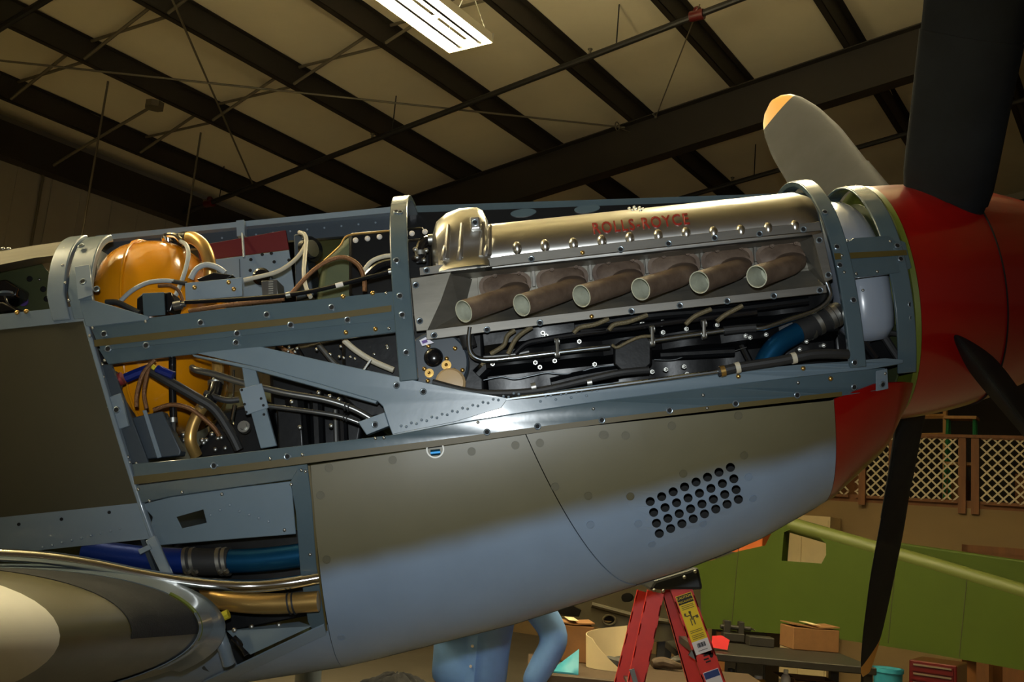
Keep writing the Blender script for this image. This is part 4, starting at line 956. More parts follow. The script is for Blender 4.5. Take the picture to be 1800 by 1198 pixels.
part('tank_lug', MB().box(A(182, 508, -.20), (.022, .03, .022)).mesh('tank_lug', 'orange_tank', False), ot); place(BOLT, 0, 0, 0, ot, 'bolt_head', P=A(176, 509, -.225), N=(0, -1, 0))
for x, y in ((190, 498), (197, 503), (190, 517), (197, 516)): place(domed(.005, 'orange_tank', 'rivet'), 0, 0, 0, ot, 'rivet', P=A(x, y, -.235), N=(-.3, -1, 0))
fc = part('filler_cap', MB().disc_stack(A(296, 424, -.10), (0, -.3, 1), [(0, .020), (.014, .020), (.016, .014), (.024, .012)], 14).mesh('filler_cap', 'chrome', True, 30))
hose('gold_vent_pipe', [(318, 420, -.10), (338, 418, -.12), (355, 430, -.14), (365, 450, -.15), (369, 475, -.15), (368, 500, -.14)], .019, 'gold_tube', None, 16)
hose('pipe_collar', [(316, 421, -.10), (324, 419, -.105), (332, 418, -.113)], .0205, 'black_gloss', None, 16)
hose('grey_hose', [(318, 424, -.14), (328, 432, -.20), (331, 450, -.24), (324, 480, -.27), (312, 512, -.29), (305, 525, -.30)], .0062, 'hose_grey')
hose('chrome_fitting', [(296, 413, -.13), (308, 414, -.14), (317, 422, -.14)], .008, 'chrome')
hose('grey_hose', [(208, 533, -.33), (230, 512, -.33), (258, 497, -.33), (285, 493, -.33), (306, 494, -.33)], .0062, 'hose_grey')
hose('hose_end', [(303, 494, -.33), (328, 498, -.33)], .006, 'rubber', straight=True)
hose('copper_hose', [(278, 502, -.32), (300, 502, -.32), (315, 512, -.32), (322, 530, -.32)], .0045, 'braid_copper')
hose('silver_hose', [(335, 490, -.32), (345, 473, -.32), (362, 465, -.32), (382, 470, -.32), (396, 480, -.32)], .0078, 'hose_grey')
hose('black_hose', [(186, 531, -.37), (205, 531, -.37), (225, 540, -.37), (245, 550, -.37)], .0078, 'rubber')
bk = quad('component_bracket', [(325, 497, -.36), (425, 487, -.36), (426, 520, -.36), (326, 528, -.36)], 'grey_light', .004)
for x, y in ((342, 505), (402, 496), (411, 508)): place(SCREW, 0, 0, 0, bk, 'screw', P=A(x, y, -.362), N=(0, -1, 0))
mass('relay_disc', [(345, 490), (375, 478), (410, 483), (395, 492), (350, 495)], -.34, -.28, 'black_gloss', .003)
bxk = mass('control_box', [(240, 524), (250, 515), (290, 513), (292, 548), (255, 550), (240, 548)], -.36, -.28, 'engine_black', .004); quad('box_face', [(250, 515, -.365), (288, 513, -.365), (290, 553, -.365), (252, 556, -.365)], 'grey_frame', .005, bxk)
mass('control_motor', [(288, 514), (300, 512), (306, 530), (300, 548), (290, 549)], -.35, -.28, 'black_gloss', .004)
part('connector', MB().disc_stack(A(306, 538, -.36), (1, 0, .1), [(0, .013), (.02, .013), (.02, .008), (.03, .008)], 12).mesh('connector', 'grey_tube'))
bt = hose('push_rod', [(326, 531, -.385), (430, 525, -.385), (500, 519, -.385), (560, 509, -.38), (620, 494, -.37), (692, 476, -.36)], .006, 'black_gloss')
hose('white_band', [(590, 502, -.376), (603, 498.5, -.374)], .0066, 'plastic_white', bt, straight=True)
for x, y in ((507, 518), (687, 477)): clamp(A(x, y, -.383), (1, 0, .1), .006, bt)
hose('copper_hose', [(332, 546, -.37), (400, 536, -.37), (450, 530, -.37), (500, 525, -.37)], .006, 'braid_copper')
hose('copper_hose', [(513, 515, -.33), (545, 480, -.33), (575, 459, -.33), (605, 452, -.33), (630, 466, -.33), (640, 490, -.33), (641, 512, -.33)], .0062, 'braid_copper')
hose('ivory_hose', [(428, 492, -.30), (455, 486, -.29), (490, 476, -.27), (520, 455, -.24), (537, 430, -.2), (536, 413, -.18), (526, 408, -.16)], .006, 'hose_ivory')
hose('ivory_hose', [(538, 425, -.2), (536, 450, -.24), (534, 480, -.28), (538, 505, -.30), (546, 522, -.32)], .0058, 'hose_ivory')
hose('ivory_hose', [(638, 478, -.28), (652, 460, -.28), (672, 451, -.28), (695, 448, -.28)], .0062, 'hose_ivory')
hose('black_pipe', [(640, 490, -.2), (665, 468, -.2), (695, 460, -.2), (735, 455, -.25)], .012, 'black_gloss')
red = quad('maroon_cover', [(345, 432, .0), (502, 404, .0), (508, 438, .0), (352, 458, .0)], 'maroon', .01)
gp = quad('battery_panel', [(352, 459, -.02), (508, 439, -.02), (518, 512, -.02), (430, 535, -.02), (356, 520, -.02)], 'grey_light', .006)
quad('panel_seam', [(420, 455, -.0215), (421.5, 455, -.0215), (423, 500, -.0215), (421.5, 500, -.0215)], 'grey_dark', .001, gp, 0)
for x, y in ((461, 447), (477, 445), (441, 456), (482, 460), (508, 457), (440, 475)): place(FB, 0, 0, 0, gp, 'rivet_hole', P=A(x, y, -.0225), N=(0, -1, 0)).scale = (.6, .6, .6)
sd = part('dark_dial', MB().disc_stack(A(464, 490, -.03), (0, -1, 0), [(0, .027), (.03, .027), (.035, .02), (.035, .0001)], 20).mesh('dark_dial', 'black_gloss', True, 30))
cb = mass('finned_box', [(459, 493), (487, 491), (489, 518), (461, 520)], -.20, -.12, 'grey_tube', .002)
for k in range(6): quad('fin', [(472, 494+k*4, -.204), (480, 493.5+k*4, -.204), (480, 495.5+k*4, -.204), (472, 496+k*4, -.204)], 'bolt', .003, cb, 0)
gd = part('gear_coupling', MB().disc_stack(A(540, 440, -.02), (1, -.6, 0), [(0, .040), (.02, .040), (.02, .03), (.035, .03), (.035, .0001)], 20).mesh('gear_coupling', 'black_gloss', True, 30)); part('coupling_ring', MB().disc_stack(A(544, 438, -.045), (1, -.6, 0), [(0, .026), (.014, .026), (.014, .0001)], 18).mesh('coupling_ring', 'bolt', True, 30), gd)
mass('side_pillar', [(516, 412), (530, 410), (552, 520), (520, 530)], -.05, .1, 'grey_dark', .004)
hose('tank_strap_wire', [(188, 480, -.2), (195, 455, -.1), (240, 440, -.05), (262, 434, 0)], .003, 'grey_tube')
# ---- lower rear bay
hose('blue_fitting', [(221, 664, -.40), (240, 656, -.40), (262, 648, -.40)], .013, 'blue_fitting', None, 8, straight=True)
hose('red_collar', [(203, 670, -.40), (216, 664, -.40)], .017, 'red_fitting', None, 14, straight=True)
part('grommet', MB().disc_stack(A(198, 672, -.385), (1, -.3, 0), [(0, .030), (.008, .030), (.01, .02)], 18).mesh('grommet', 'grey_tube', True, 30))
o = hose('black_oil_hose', [(262, 650, -.40), (300, 672, -.40), (345, 698, -.39), (378, 720, -.38), (405, 760, -.37), (420, 790, -.36)], .0125, 'rubber')
hose('hose_fitting', [(276, 648, -.41), (305, 660, -.41)], .011, 'blue_fitting', o, 8, straight=True)
hose('hose_cap', [(264, 641, -.405), (273, 649, -.405)], .007, 'yellow_cap', o, straight=True)
hose('copper_hose', [(272, 632, -.42), (252, 655, -.42), (241, 690, -.42), (240, 715, -.42)], .0055, 'braid_copper')
hose('copper_hose', [(265, 635, -.415), (258, 660, -.415), (253, 690, -.415), (258, 718, -.415)], .0055, 'braid_copper')
hose('copper_hose', [(270, 720, -.40), (300, 711, -.40), (330, 716, -.40), (352, 730, -.39), (375, 750, -.38), (385, 765, -.37)], .0058, 'braid_copper')
vh = hose('vertical_hose', [(303, 628, -.37), (303, 680, -.37), (305, 738, -.37)], .0095, 'black_gloss', None, 12)
hose('hose_tail', [(305, 738, -.37), (306, 765, -.37), (312, 792, -.36)], .006, 'grey_tube', vh)
clamp(A(304, 738, -.37), (0, 0, 1), .0095, vh)
hose('breather_tube', [(338, 646, -.36), (345, 650, -.40), (380, 658, -.405), (425, 672, -.405), (500, 690, -.40), (570, 702, -.39), (620, 718, -.38), (660, 740, -.37)], .0088, 'grey_tube', None, 14)
b2 = hose('breather_tube', [(468, 713, -.39), (540, 722, -.39), (600, 732, -.385), (645, 748, -.375)], .0062, 'grey_tube', None, 12)
for x, y, r in ((607, 714, .0098), (613, 716, .0098), (605, 733, .0072), (610, 735, .0072)): clamp(A(x, y, -.386), (1, 0, -.25), r, b2, 'rubber', .0015)
gt = hose('gold_oil_pipe', [(382, 632, -.30), (383, 660, -.31), (375, 690, -.34), (352, 720, -.37), (338, 750, -.38), (335, 775, -.38), (345, 800, -.36)], .0155, 'gold_tube', None, 16)
hose('pipe_sleeve', [(381, 668, -.32), (375, 692, -.345), (362, 712, -.365)], .0185, 'black_gloss', gt, 16)
clamp(A(360, 714, -.366), (-.6, 0, 1), .0185, gt); clamp(A(379, 672, -.325), (0, 0, 1), .0185, gt)
hose('black_hose', [(360, 690, -.36), (395, 703, -.36), (420, 702, -.35)], .008, 'rubber')
part('chrome_valve', MB().disc_stack(A(431, 752, -.34), (0, -1, .2), [(0, .016), (.015, .016), (.015, .010), (.022, .009), (.022, .0001)], 14).mesh('chrome_valve', 'bolt', True, 30))
hose('chrome_rod', [(411, 650, -.34), (410, 700, -.34)], .003, 'chrome', straight=True)
hose('chrome_rod', [(413, 712, -.35), (407, 745, -.35)], .006, 'chrome', straight=True)
gpl = mass('grey_junction_plate', [(224, 735), (285, 722), (318, 792), (316, 800), (240, 808)], -.40, -.36, 'grey_dark', .003); quad('plate_edge', [(250, 721, -.404), (257, 720, -.404), (284, 803, -.404), (276, 805, -.404)], 'grey_light', .004, gpl)
for k in range(14): place(BOLT, 0, 0, 0, acc, 'bolt_head', P=A(320+random.random()*90, 740+random.random()*50, -.30), N=(0, -1, 0))
mass('lower_accessory', [(390, 720), (470, 700), (480, 800), (330, 810)], -.28, .1)
mass('black_gearbox', [(485, 715), (530, 715), (535, 795), (488, 797)], -.30, -.1, 'engine_black', .006)
for x, y in ((580, 696), (513, 706), (527, 751), (596, 702), (582, 748), (560, 690)): place(BOLT, 0, 0, 0, acc, 'bolt_head', P=A(x, y, -.31), N=(0, -1, 0))
# ---- lower access bay contents
hose('blue_hose', [(150, 967, -.34), (200, 975, -.34), (260, 982, -.34), (335, 986, -.34)], .0315, 'blue_hose', None, 20)
cp2 = hose('rubber_coupling', [(328, 986, -.34), (366, 987, -.34), (404, 986, -.34)], .0345, 'rubber', None, 20)
for x in (330, 342, 388, 398): clamp(A(x, 986.5, -.34), (1, 0, .1), .0345, cp2, 'bolt', .0045)
for x in (330, 343, 386, 397): part('clamp_screw', MB().cyl(A(x, 1001, -.375), A(x+3, 1006, -.37), .006, 8).mesh('clamp_screw', 'bolt'), cp2)
hose('blue_pipe', [(402, 986, -.34), (450, 984, -.34), (500, 979, -.34), (560, 970, -.34)], .030, 'blue_anodised', None, 20)
hose('chrome_tube', [(-60, 972, -.52), (60, 978, -.52), (150, 990, -.51), (250, 1010, -.48), (340, 1024, -.45), (430, 1030, -.43), (500, 1025, -.40), (560, 1015, -.38)], .0155, 'chrome', None, 20)
gb = hose('gold_duct', [(330, 1035, -.30), (360, 1045, -.33), (400, 1055, -.36), (450, 1060, -.37), (500, 1060, -.37), (560, 1056, -.37)], [.0]*0 or .0255, 'gold_tube', None, 20)
for x in (509, 517): clamp(A(x, 1060, -.37), (1, 0, .1), .0255, gb, 'rubber', .0022)
cr = quad('bay_brace', [(255, 950, -.43), (272, 940, -.43), (312, 1030, -.43), (296, 1036, -.43)], 'grey_light', .012, None, .002); quad('brace_lug', [(242, 966, -.435), (262, 956, -.435), (266, 964, -.435), (246, 974, -.435)], 'grey_light', .008, cr)
hose('white_strut', [(316, 1038, -.42), (330, 1062, -.42)], .006, 'plastic_white', straight=True)
dk = hose('dark_strut', [(340, 1038, -.40), (356, 1070, -.40), (368, 1100, -.40)], .012, 'black_gloss', straight=True)
ft = hose('blue_union', [(368, 1092, -.40), (384, 1086, -.40)], .013, 'blue_fitting', None, 8, straight=True); hose('union_cap', [(382, 1087, -.40), (402, 1078, -.40)], .0115, 'yellow_cap', ft, 8, straight=True)
fl2 = quad('bay_floor_plate', [(398, 1108, -.36), (525, 1092, -.36), (548, 1100, -.40), (440, 1150, -.40)], 'grey_primer', .006)
for x, y in ((412, 1107), (442, 1101), (490, 1098)): place(BOLT, 0, 0, 0, fl2, 'bolt_head', P=A(x, y, -.365), N=(0, -1, 0))
hose('grey_elbow', [(385, 1115, -.42), (393, 1135, -.42), (402, 1165, -.40)], .016, 'grey_light', None, 14)
hose('black_line', [(410, 1120, -.38), (425, 1135, -.38), (434, 1150, -.38)], .008, 'black_gloss')
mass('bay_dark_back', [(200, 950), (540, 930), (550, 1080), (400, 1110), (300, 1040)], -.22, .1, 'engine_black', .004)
# ---- open cockpit-side bay at the left edge
zs = lambda x, y: A(x, y, -.36)
up = plate('upper_sill', [(-120, 462), (0, 441), (60, 431), (110, 424), (110, 447), (60, 453), (0, 465), (-120, 490)], -.11, .06, 'sheet_alu')
for x, y in ((15, 437), (30, 448), (72, 443), (5, 437)): place(BOLT, x, y, -.108, up, 'bolt_head')
inn = quad('bay_liner', [(-120, 490, -.12), (70, 460, -.12), (108, 505, -.12), (118, 545, -.12), (-120, 580, -.12)], 'zinc_green', .006)
for x, y in ((52, 490), (69, 491), (76, 508), (82, 525), (30, 525)): place(FB if x != 69 else RIV, 0, 0, 0, inn, 'rivet_hole', P=A(x, y, -.123), N=(0, -1, 0))
part('bay_boss', MB().disc_stack(A(42, 530, -.125), (0, -1, 0), [(0, .014), (.004, .014)], 16).mesh('bay_boss', 'label_violet'), inn)
mass('bay_instrument', [(-60, 500), (10, 490), (32, 505), (28, 520), (10, 530), (-60, 535)], -.20, -.13, 'black_gloss', .006)
mass('bay_box', [(-80, 535), (5, 530), (30, 545), (-80, 560)], -.25, -.14, 'engine_black', .005)
hose('bay_cable', [(8, 520, -.22), (15, 535, -.22), (30, 548, -.24)], .003, 'grey_tube'); part('bay_tray', MB().disc_stack(A(10, 517, -.22), (0, 0, 1), [(0, .02), (.006, .02)], 16).mesh('bay_tray', 'grey_light'))
# ---- added black stand-in for air trunk and sump, keeps the louvre holes dark
trunk = mass('cowl_dark_fill', [(560, 830), (900, 780), (1480, 715), (1500, 800), (1400, 880), (1150, 975), (800, 1060), (560, 1100)], -.18, .18, 'hole_black', .02)

hose('pipe_boot', [(818, 582, -.385), (822, 596, -.385), (826, 610, -.385)], [.019]*13, 'rubber', None, 14)

# ================================================================ AIRCRAFT: spinner, propeller, wing, gear
HC = Vector((1.245, 0, -.03))
prof = []
for i in range(41):
    t = i/40; prof.append((1.080+.80*t, .347*max(0.0, 1-t**2.05)**.80))
spin = part('spinner', MB().disc_stack((0, 0, -.03), (1, 0, 0), [(1.080, .30)]+prof, 72).mesh('spinner', 'red_paint', True, 40))
part('spinner_seam', MB().disc_stack((0, 0, -.03), (1, 0, 0), [(1.318, .3262), (1.318, .3285), (1.3205, .3282), (1.3205, .326)], 72).mesh('spinner_seam', 'hole_black'), spin)
RAD = 1.70
CH = [(.30, .22), (.36, .25), (.45, .255), (.80, .265), (1.1, .285), (1.35, .265), (1.52, .22), (1.62, .165), (1.675, .105), (1.70, .03)]
TW = [(.30, 40), (.6, 40), (1.0, 43), (1.7, 42)]
TH = [(.30, .34), (.45, .28), (.8, .17), (1.2, .09), (1.7, .06)]
def blade_ring(r, th, grow=0.0, n=26):
    d = Vector((0, sin(th), cos(th))); tau = Vector((0, cos(th), -sin(th))); b = radians(interp(TW, r))
    le = (-tau*cos(b)+Vector((1, 0, 0))*sin(b)); nrm_ = d.cross(le).normalized(); c = interp(CH, r)+grow; t = interp(TH, r)*interp(CH, min(r, 1.3))+grow
    out = []
    for k in range(n):
        a = 2*pi*k/n; xx = cos(a)*.5; yy = sin(a)*.5*(1-.45*(-cos(a)))*.8 if True else 0
        out.append(HC+d*r+le*(xx*c+.0)+nrm_*(yy*t))
    return out
def blade_part(name, r0, r1, th, m, n, grow=0.0, parent=None, cap=(True, True)):
    rings = [blade_ring(lerp(r0, r1, i/n), th, grow) for i in range(n+1)]
    return part(name, MB().loft(rings, cap).mesh(name, m, True, 50), parent)
for k in range(4):
    th = radians(46.3+90*k); 
    bl = blade_part('propeller_blade', .28, 1.575, th, 'black_blade', 26)
    blade_part('blade_cuff', .335, .78, th, 'black_blade', 10, .008, bl)
    blade_part('blade_tip', 1.575, 1.698, th, 'yellow_tip', 10, .0, bl)
    d = Vector((0, sin(th), cos(th))); part('root_opening_dark', MB().disc_stack(HC+d*.24, d, [(0, .10), (.062, .10), (.062, .08)], 24).mesh('root_opening_dark', 'hole_black'), bl)  # black disc stands in for the dark blade opening in the spinner
# ---- wings
def naca(xc): return 5*.125*(.2969*sqrt(max(xc, 0))-.126*xc-.3516*xc**2+.2843*xc**3-.1036*xc**4)
def wing_sec(Y, side=-1):
    s_ = abs(Y); c = interp([(.4, 2.62), (1.0, 2.45), (5.6, 1.25)], s_); xle = interp([(.4, -.765), (1.25, -.785), (5.6, -.98)], s_); z = interp([(.4, -.735), (1.25, -.672), (5.6, -.30)], s_)
    return c, xle, z
def wing_pt(Y, u, off=0.0):          # u in [-1 (lower TE) .. 0 (LE) .. 1 (upper TE)]
    c, xle, z = wing_sec(Y); xc = u*u; t = naca(xc)*c
    camber = .012*c*sin(pi*min(1, xc))
    zz = z+camber+(t*1.08 if u >= 0 else -t*.92)
    # outward offset along approximate normal
    e = .002; x2 = min(1, (abs(u)+e))**2; t2 = naca(x2)*c; dx, dz = (x2-xc)*c, (t2-t)
    n = Vector((-(-dz)*0-dz, 0, 0))
    nx, nz = dz, dx; L = sqrt(nx*nx+nz*nz) or 1
    return Vector((xle-xc*c+off*nx/L, Y, zz+(off*nz/L if u >= 0 else -off*nz/L)))
def wing_skin(name, ya, yb, ua, ub, m, ny=8, nu=40, off=0.0, parent=None, closed=False):
    rows = [[wing_pt(lerp(ya, yb, i/ny), lerp(ua, ub, j/nu), off) for j in range(nu+1)] for i in range(ny+1)]
    b = MB()
    if closed: b.loft(rows)
    else: b.solid(rows, lambda p, i, j: Vector((-.0, 0, -.002 if lerp(ua, ub, j/nu) > 0 else .002)))
    return part(name, b.mesh(name, m, True, 50), parent)
cowl_paint('wing_two_tone', srgb(86, 80, 48), srgb(128, 136, 144), -1.25, -.694, -.5, -.748, .022, .5, .1, 1)
wing = wing_skin('wing', -.42, -5.6, -1, 1, 'wing_two_tone', 20, 72, closed=True)
wing_skin('wing', .42, 5.6, -1, 1, 'wing_two_tone', 12, 50, closed=True)
wing_skin('white_stripe', -1.25, -1.70, -.97, .97, 'white_paint', 4, 60, .0012, wing)
wing_skin('antiskid_walkway', -.615, -.97, -.03, .80, 'antiskid', 4, 40, .0014, wing)
# root fillet lip and curved edge
rows = [[wing_pt(lerp(-.47, -.60, j/5), lerp(-.20, .85, i/50), .002+.012*(1-j/5)**2) for j in range(6)] for i in range(51)]
fil = part('wing_fillet', MB().solid(rows, lambda p, i, j: Vector((0, .004, -.006))).mesh('wing_fillet', 'grey_light', True, 60))
hose_pts = [wing_pt(-.60, lerp(-.06, .16, i/40), .003) for i in range(41)]
part('fillet_seal', MB().tube(hose_pts, .004, 8).mesh('fillet_seal', 'yellow_green'), fil)
le = wing_skin('leading_edge_cuff', -.44, -.62, -.30, .06, 'grey_light', 4, 14, .006, fil)
# ---- landing gear so that it stands on the floor
for sy in (-1, 1):
    gx, gz = -1.02, -.72
    top_ = Vector((gx, sy*1.8, gz)); axle_w = a2w(top_); inv = lambda w: Vector((w.x*cos(ALPHA)+(w.z-HUB_H)*sin(ALPHA), w.y, -w.x*sin(ALPHA)+(w.z-HUB_H)*cos(ALPHA)))
    ax_ = inv(Vector((axle_w.x+.05, sy*1.78, .34)))
    g = part('landing_gear_leg', MB().tube([top_, lerp(top_, ax_, .6), ax_], [.06, .06, .045], 16).mesh('landing_gear_leg', 'grey_light'))
    part('wheel', MB().disc_stack(ax_+Vector((0, sy*.0, 0)), (0, sy, 0), [(-.12, .20), (-.11, .30), (-.05, .34), (.05, .34), (.11, .30), (.12, .20), (.12, .0001)], 36).mesh('wheel', 'tyre', True, 40), g)

# ================================================================ BACKGROUND
def onU(x, y, u):
    r = ray_w(x, y); return CW+r*(u/r.dot(HU))
def onY(x, y, Y):
    r = ray_w(x, y); return CW+r*((Y-CW.y)/r.y)
def onZ(x, y, z):
    r = ray_w(x, y); return CW+r*((z-CW.z)/r.z)
# ---- mezzanine wall, lattice railing and store behind
UM = 14.5
m = MB(); hbox(m, UM, UM+.12, VMIN, VMAX-.05, 0, 2.46); struct(link('wall_mezzanine', m.mesh('wall_mezzanine', 'wall_beige', False)))
m = MB(); hbox(m, UM, UMAX, VMIN, VMAX-.05, 2.46, 2.56); mezz = struct(link('floor_mezzanine', m.mesh('floor_mezzanine', 'wood_post', False)))
m = MB(); hbox(m, UMAX-.9, UMAX-.8, VMIN, VMAX-.05, 2.56, 5.6); struct(link('wall_store_shade', m.mesh('wall_store_shade', 'dark_store', False)))  # added dark partition, its colour stands in for the unlit store
def hloc(u, v, z): return hw_(u, v, z)
v_post = uv_of(onU(1703, 820, UM))[1]; ztop = uv_of(onU(1650, 769, UM))[2]; zbot = uv_of(onU(1650, 880, UM))[2]; zpost = uv_of(onU(1703, 903, UM))[2]
def lattice(va, vb, label):
    t = empty('lattice_panel', hw_(UM-.06, (va+vb)/2, zbot)); base = Vector(t.location); W_, H_ = abs(vb-va), ztop-zbot
    q = lambda a, z, d=0.0: HV*(a)+Vector((0, 0, z))-HU*d
    for z in (0, H_):
        fr = MB(); fr.hexa([q(-W_/2, z-.02, -.01), q(W_/2, z-.02, -.01), q(W_/2, z+.02, -.01), q(-W_/2, z+.02, -.01)], [q(-W_/2, z-.02, .015), q(W_/2, z-.02, .015), q(W_/2, z+.02, .015), q(-W_/2, z+.02, .015)]); link('frame_rail', fr.mesh('frame_rail', 'wood_post', False), t)
    step = .132; sl = .020; L = W_+H_; k = 0; a = -L
    while a < L:
        for sgn in (1, -1):
            # line x = a + sgn*z clipped to the panel
            pts = []
            z0, z1 = 0.0, H_
            x0_, x1_ = a, a+sgn*H_
            if max(x0_, x1_) <= -W_/2 or min(x0_, x1_) >= W_/2: continue
            def zat(x): return (x-a)/sgn
            zs_ = sorted([max(0, min(H_, zat(-W_/2))), max(0, min(H_, zat(W_/2)))])
            if zs_[1]-zs_[0] < .03: continue
            p, r = (a+sgn*zs_[0], zs_[0]), (a+sgn*zs_[1], zs_[1]); w = sl*.75; dd = .0 if sgn > 0 else .008
            sm = MB().hexa([q(p[0]-w, p[1], dd), q(p[0]+w, p[1], dd), q(r[0]+w, r[1], dd), q(r[0]-w, r[1], dd)], [q(p[0]-w, p[1], dd+.007), q(p[0]+w, p[1], dd+.007), q(r[0]+w, r[1], dd+.007), q(r[0]-w, r[1], dd+.007)])
            link('slat', sm.mesh('slat', 'lattice_white', False), t)
        a += step
    tag(t, label, 'lattice'); return t
lattice(v_post+.12, v_post+1.45, 'cream lattice railing panel on the mezzanine behind the lowest propeller blade')
lattice(v_post-1.75, v_post-.16, 'cream lattice railing panel beside the paired wooden posts, away from the propeller')
lattice(v_post+1.55, v_post+2.9, 'cream lattice railing panel on the mezzanine mostly hidden behind the red nose cowl')
for dv in (.075, -.085):
    m = MB(); m.box((0, 0, (ztop+.03-zpost)/2), (.05, .095, ztop+.03-zpost), Matrix.Rotation(AZ_U, 3, 'Z'))
    o = link('railing_post', m.mesh('railing_post', 'wood_post', False), loc=hw_(UM-.035, v_post+dv, zpost)); tag(o, 'brown wooden railing post, one of a pair between two lattice panels', 'post', 'paired railing posts')
for px_, py_ in ((1515, 880), (1567, 895)):
    c = onU(px_, py_, UM-.12); m = MB(); m.box((0, 0, .45), (.05, .09, 1.0), Matrix.Rotation(AZ_U, 3, 'Z'))
    o = link('railing_post', m.mesh('railing_post', 'wood_post', False), loc=c); tag(o, 'brown wooden railing post hanging below the lattice beside the propeller blade', 'post', 'single railing posts')
m = MB(); q0 = uv_of(onU(1700, 770, UM)); hbox(m, UM-.09, UM+.02, v_post-1.8, v_post+3.0, ztop, ztop+.04); o = link('trim_1', m.mesh('trim_1', 'wood_post', False)); struct(o)
# pale wooden shelf frame in the store
c = onU(1600, 765, UM+.8); t = empty('shelf_frame', hw_(UM+.8, uv_of(c)[1], 2.56)); base = Vector(t.location)
def bar(a, b, r=.035): return MB().tube([a-base, b-base], r, 4)
for (pa_, pb_) in (((1595, 732), (1665, 731)), ((1590, 766), (1662, 764))): link('rail', bar(onU(*pa_, UM+.8), onU(*pb_, UM+.8)).mesh('rail', 'wood_pale', False), t)
for px_ in (1662, 1592):
    p = onU(px_, 700, UM+.8); link('post', bar(Vector((p.x, p.y, 2.56)), p).mesh('post', 'wood_pale', False), t)
tag(t, 'pale wooden rail frame standing on the mezzanine behind the lattice', 'frame')
# chain hook on it
p = onU(1609, 741, UM+.74); m = MB(); m.tube([Vector((0, 0, .12)), Vector((0, 0, .05))], .012, 6); m.tube([HV*.045*cos(a)+Vector((0, 0, .045*sin(a))) for a in [2*pi*i/12 for i in range(13)]], .012, 6); m.tube([Vector((0, 0, -.05)), Vector((0, 0, -.45))], .014, 6)
tag(link('chain_hook', m.mesh('chain_hook', 'yellow_tip'), loc=p), 'yellow chain with a ring hook hanging on the pale rail frame', 'hook')
# small green stepladder
c = onU(1690, 768, UM+.5); t = empty('step_stool', hw_(UM+.5, uv_of(c)[1], 2.56)); hgt = uv_of(onU(1690, 735, UM+.5))[2]-2.56
for dv in (-.17, .17):
    for du in (-.16, .2):
        link('leg', MB().tube([HV*dv*1.1+HU*du, HV*dv+HU*du*.3+Vector((0, 0, hgt))], .022, 6).mesh('leg', 'green_ladder'), t)
for z, nm in ((hgt, 'top_step'), (hgt*.45, 'step')): link(nm, MB().box(Vector((0, 0, z)), (.26, .42, .04), Matrix.Rotation(AZ_U, 3, 'Z')).mesh(nm, 'wood_pale', False), t)
tag(t, 'small green stepladder with pale steps standing on the mezzanine', 'stepladder')
# store boxes behind the lattice
for i, (dv, w, h, mt, lab) in enumerate(((1.75, .35, .5, 'cardboard_dark', 'brown carton stored behind the lattice next to the rail frame'), (.30, .25, .35, 'cardboard', 'low pale carton stored behind the lattice'), (-.7, .5, .45, 'cardboard_dark', 'dark carton stored behind the lattice past the paired posts'), (-1.3, .3, .6, 'wood_pale', 'tall pale crate stored behind the lattice past the paired posts'))):
    o = link('storage_box', MB().box((0, 0, h/2), (.4, w, h), Matrix.Rotation(AZ_U, 3, 'Z')).mesh('storage_box', mt, False), loc=hw_(UM+1.0, v_post+dv, 2.56)); tag(o, lab, 'box'); bevel(o, .01)
# door in the wall under the mezzanine
c = onU(1768, 967, UM); vv = uv_of(c)[1]; zd = uv_of(onU(1768, 962, UM))[2]
m = MB(); hbox(m, UM-.03, UM, vv-.52, vv+.52, zd-.09, zd); hbox(m, UM-.03, UM, vv-.52, vv-.44, 0, zd); hbox(m, UM-.03, UM, vv+.44, vv+.52, 0, zd); hbox(m, UM-.02, UM-.005, vv-.44, vv+.44, 0, zd-.09)
dr = struct(link('door_1', m.mesh('door_1', 'wood_post', False)))
# cream cabinet against the wall seen through the cut-out
c = onU(1412, 960, UM-.5); vv = uv_of(c)[1]; zt_ = uv_of(onU(1412, 905, UM-.5))[2]; t = empty('cream_cabinet', hw_(UM-.3, vv, 0))
m = MB().box((0, 0, zt_/2), (.5, .75, zt_), Matrix.Rotation(AZ_U, 3, 'Z')); link('cabinet_body', m.mesh('cabinet_body', 'paper', False), t)
for s_ in (-1, 1): link('cabinet_door', MB().box(HV*.18*s_-HU*.255+Vector((0, 0, zt_/2)), (.02, .34, zt_-.1), Matrix.Rotation(AZ_U, 3, 'Z')).mesh('cabinet_door', 'paper', False), t)
tag(t, 'tall cream cabinet by the beige wall, seen through the green wing cut-out', 'cabinet')

# ---- green primed wing on edge
def slab_u(name, pts, u, thick, mt, holes=(), parent=None, loc=None):
    base = Vector(loc) if loc is not None else Vector((0, 0, 0))
    me = MB().slab(pts, thick, holes, lambda p: onU(p[0], p[1], u)-base, HU).mesh(name, mt, True, 30)
    return link(name, me, parent)
UG = 9.0; g0 = onU(1500, 1050, UG); gl = Vector((g0.x, g0.y, 0)); gw = empty('green_wing', gl)
hole = [(1374, 985), (1378, 935), (1392, 929), (1440, 944), (1452, 955), (1452, 975), (1444, 990)]
wp = slab_u('wing_skin', [(1180, 990), (1250, 985), (1300, 968), (1345, 958), (1362, 925), (1376, 917), (1395, 922), (1500, 952), (1650, 995), (1800, 1040), (2000, 1098), (2000, 1215), (1800, 1178), (1600, 1142), (1450, 1119), (1300, 1108), (1180, 1100)], UG, .16, 'lime_green', [hole], gw, gl)
le_ = [onU(x, y, UG)-gl+HU*.06+Vector((0, 0, -.005)) for x, y in ((1385, 920), (1500, 953), (1650, 996), (1800, 1041), (2000, 1099))]
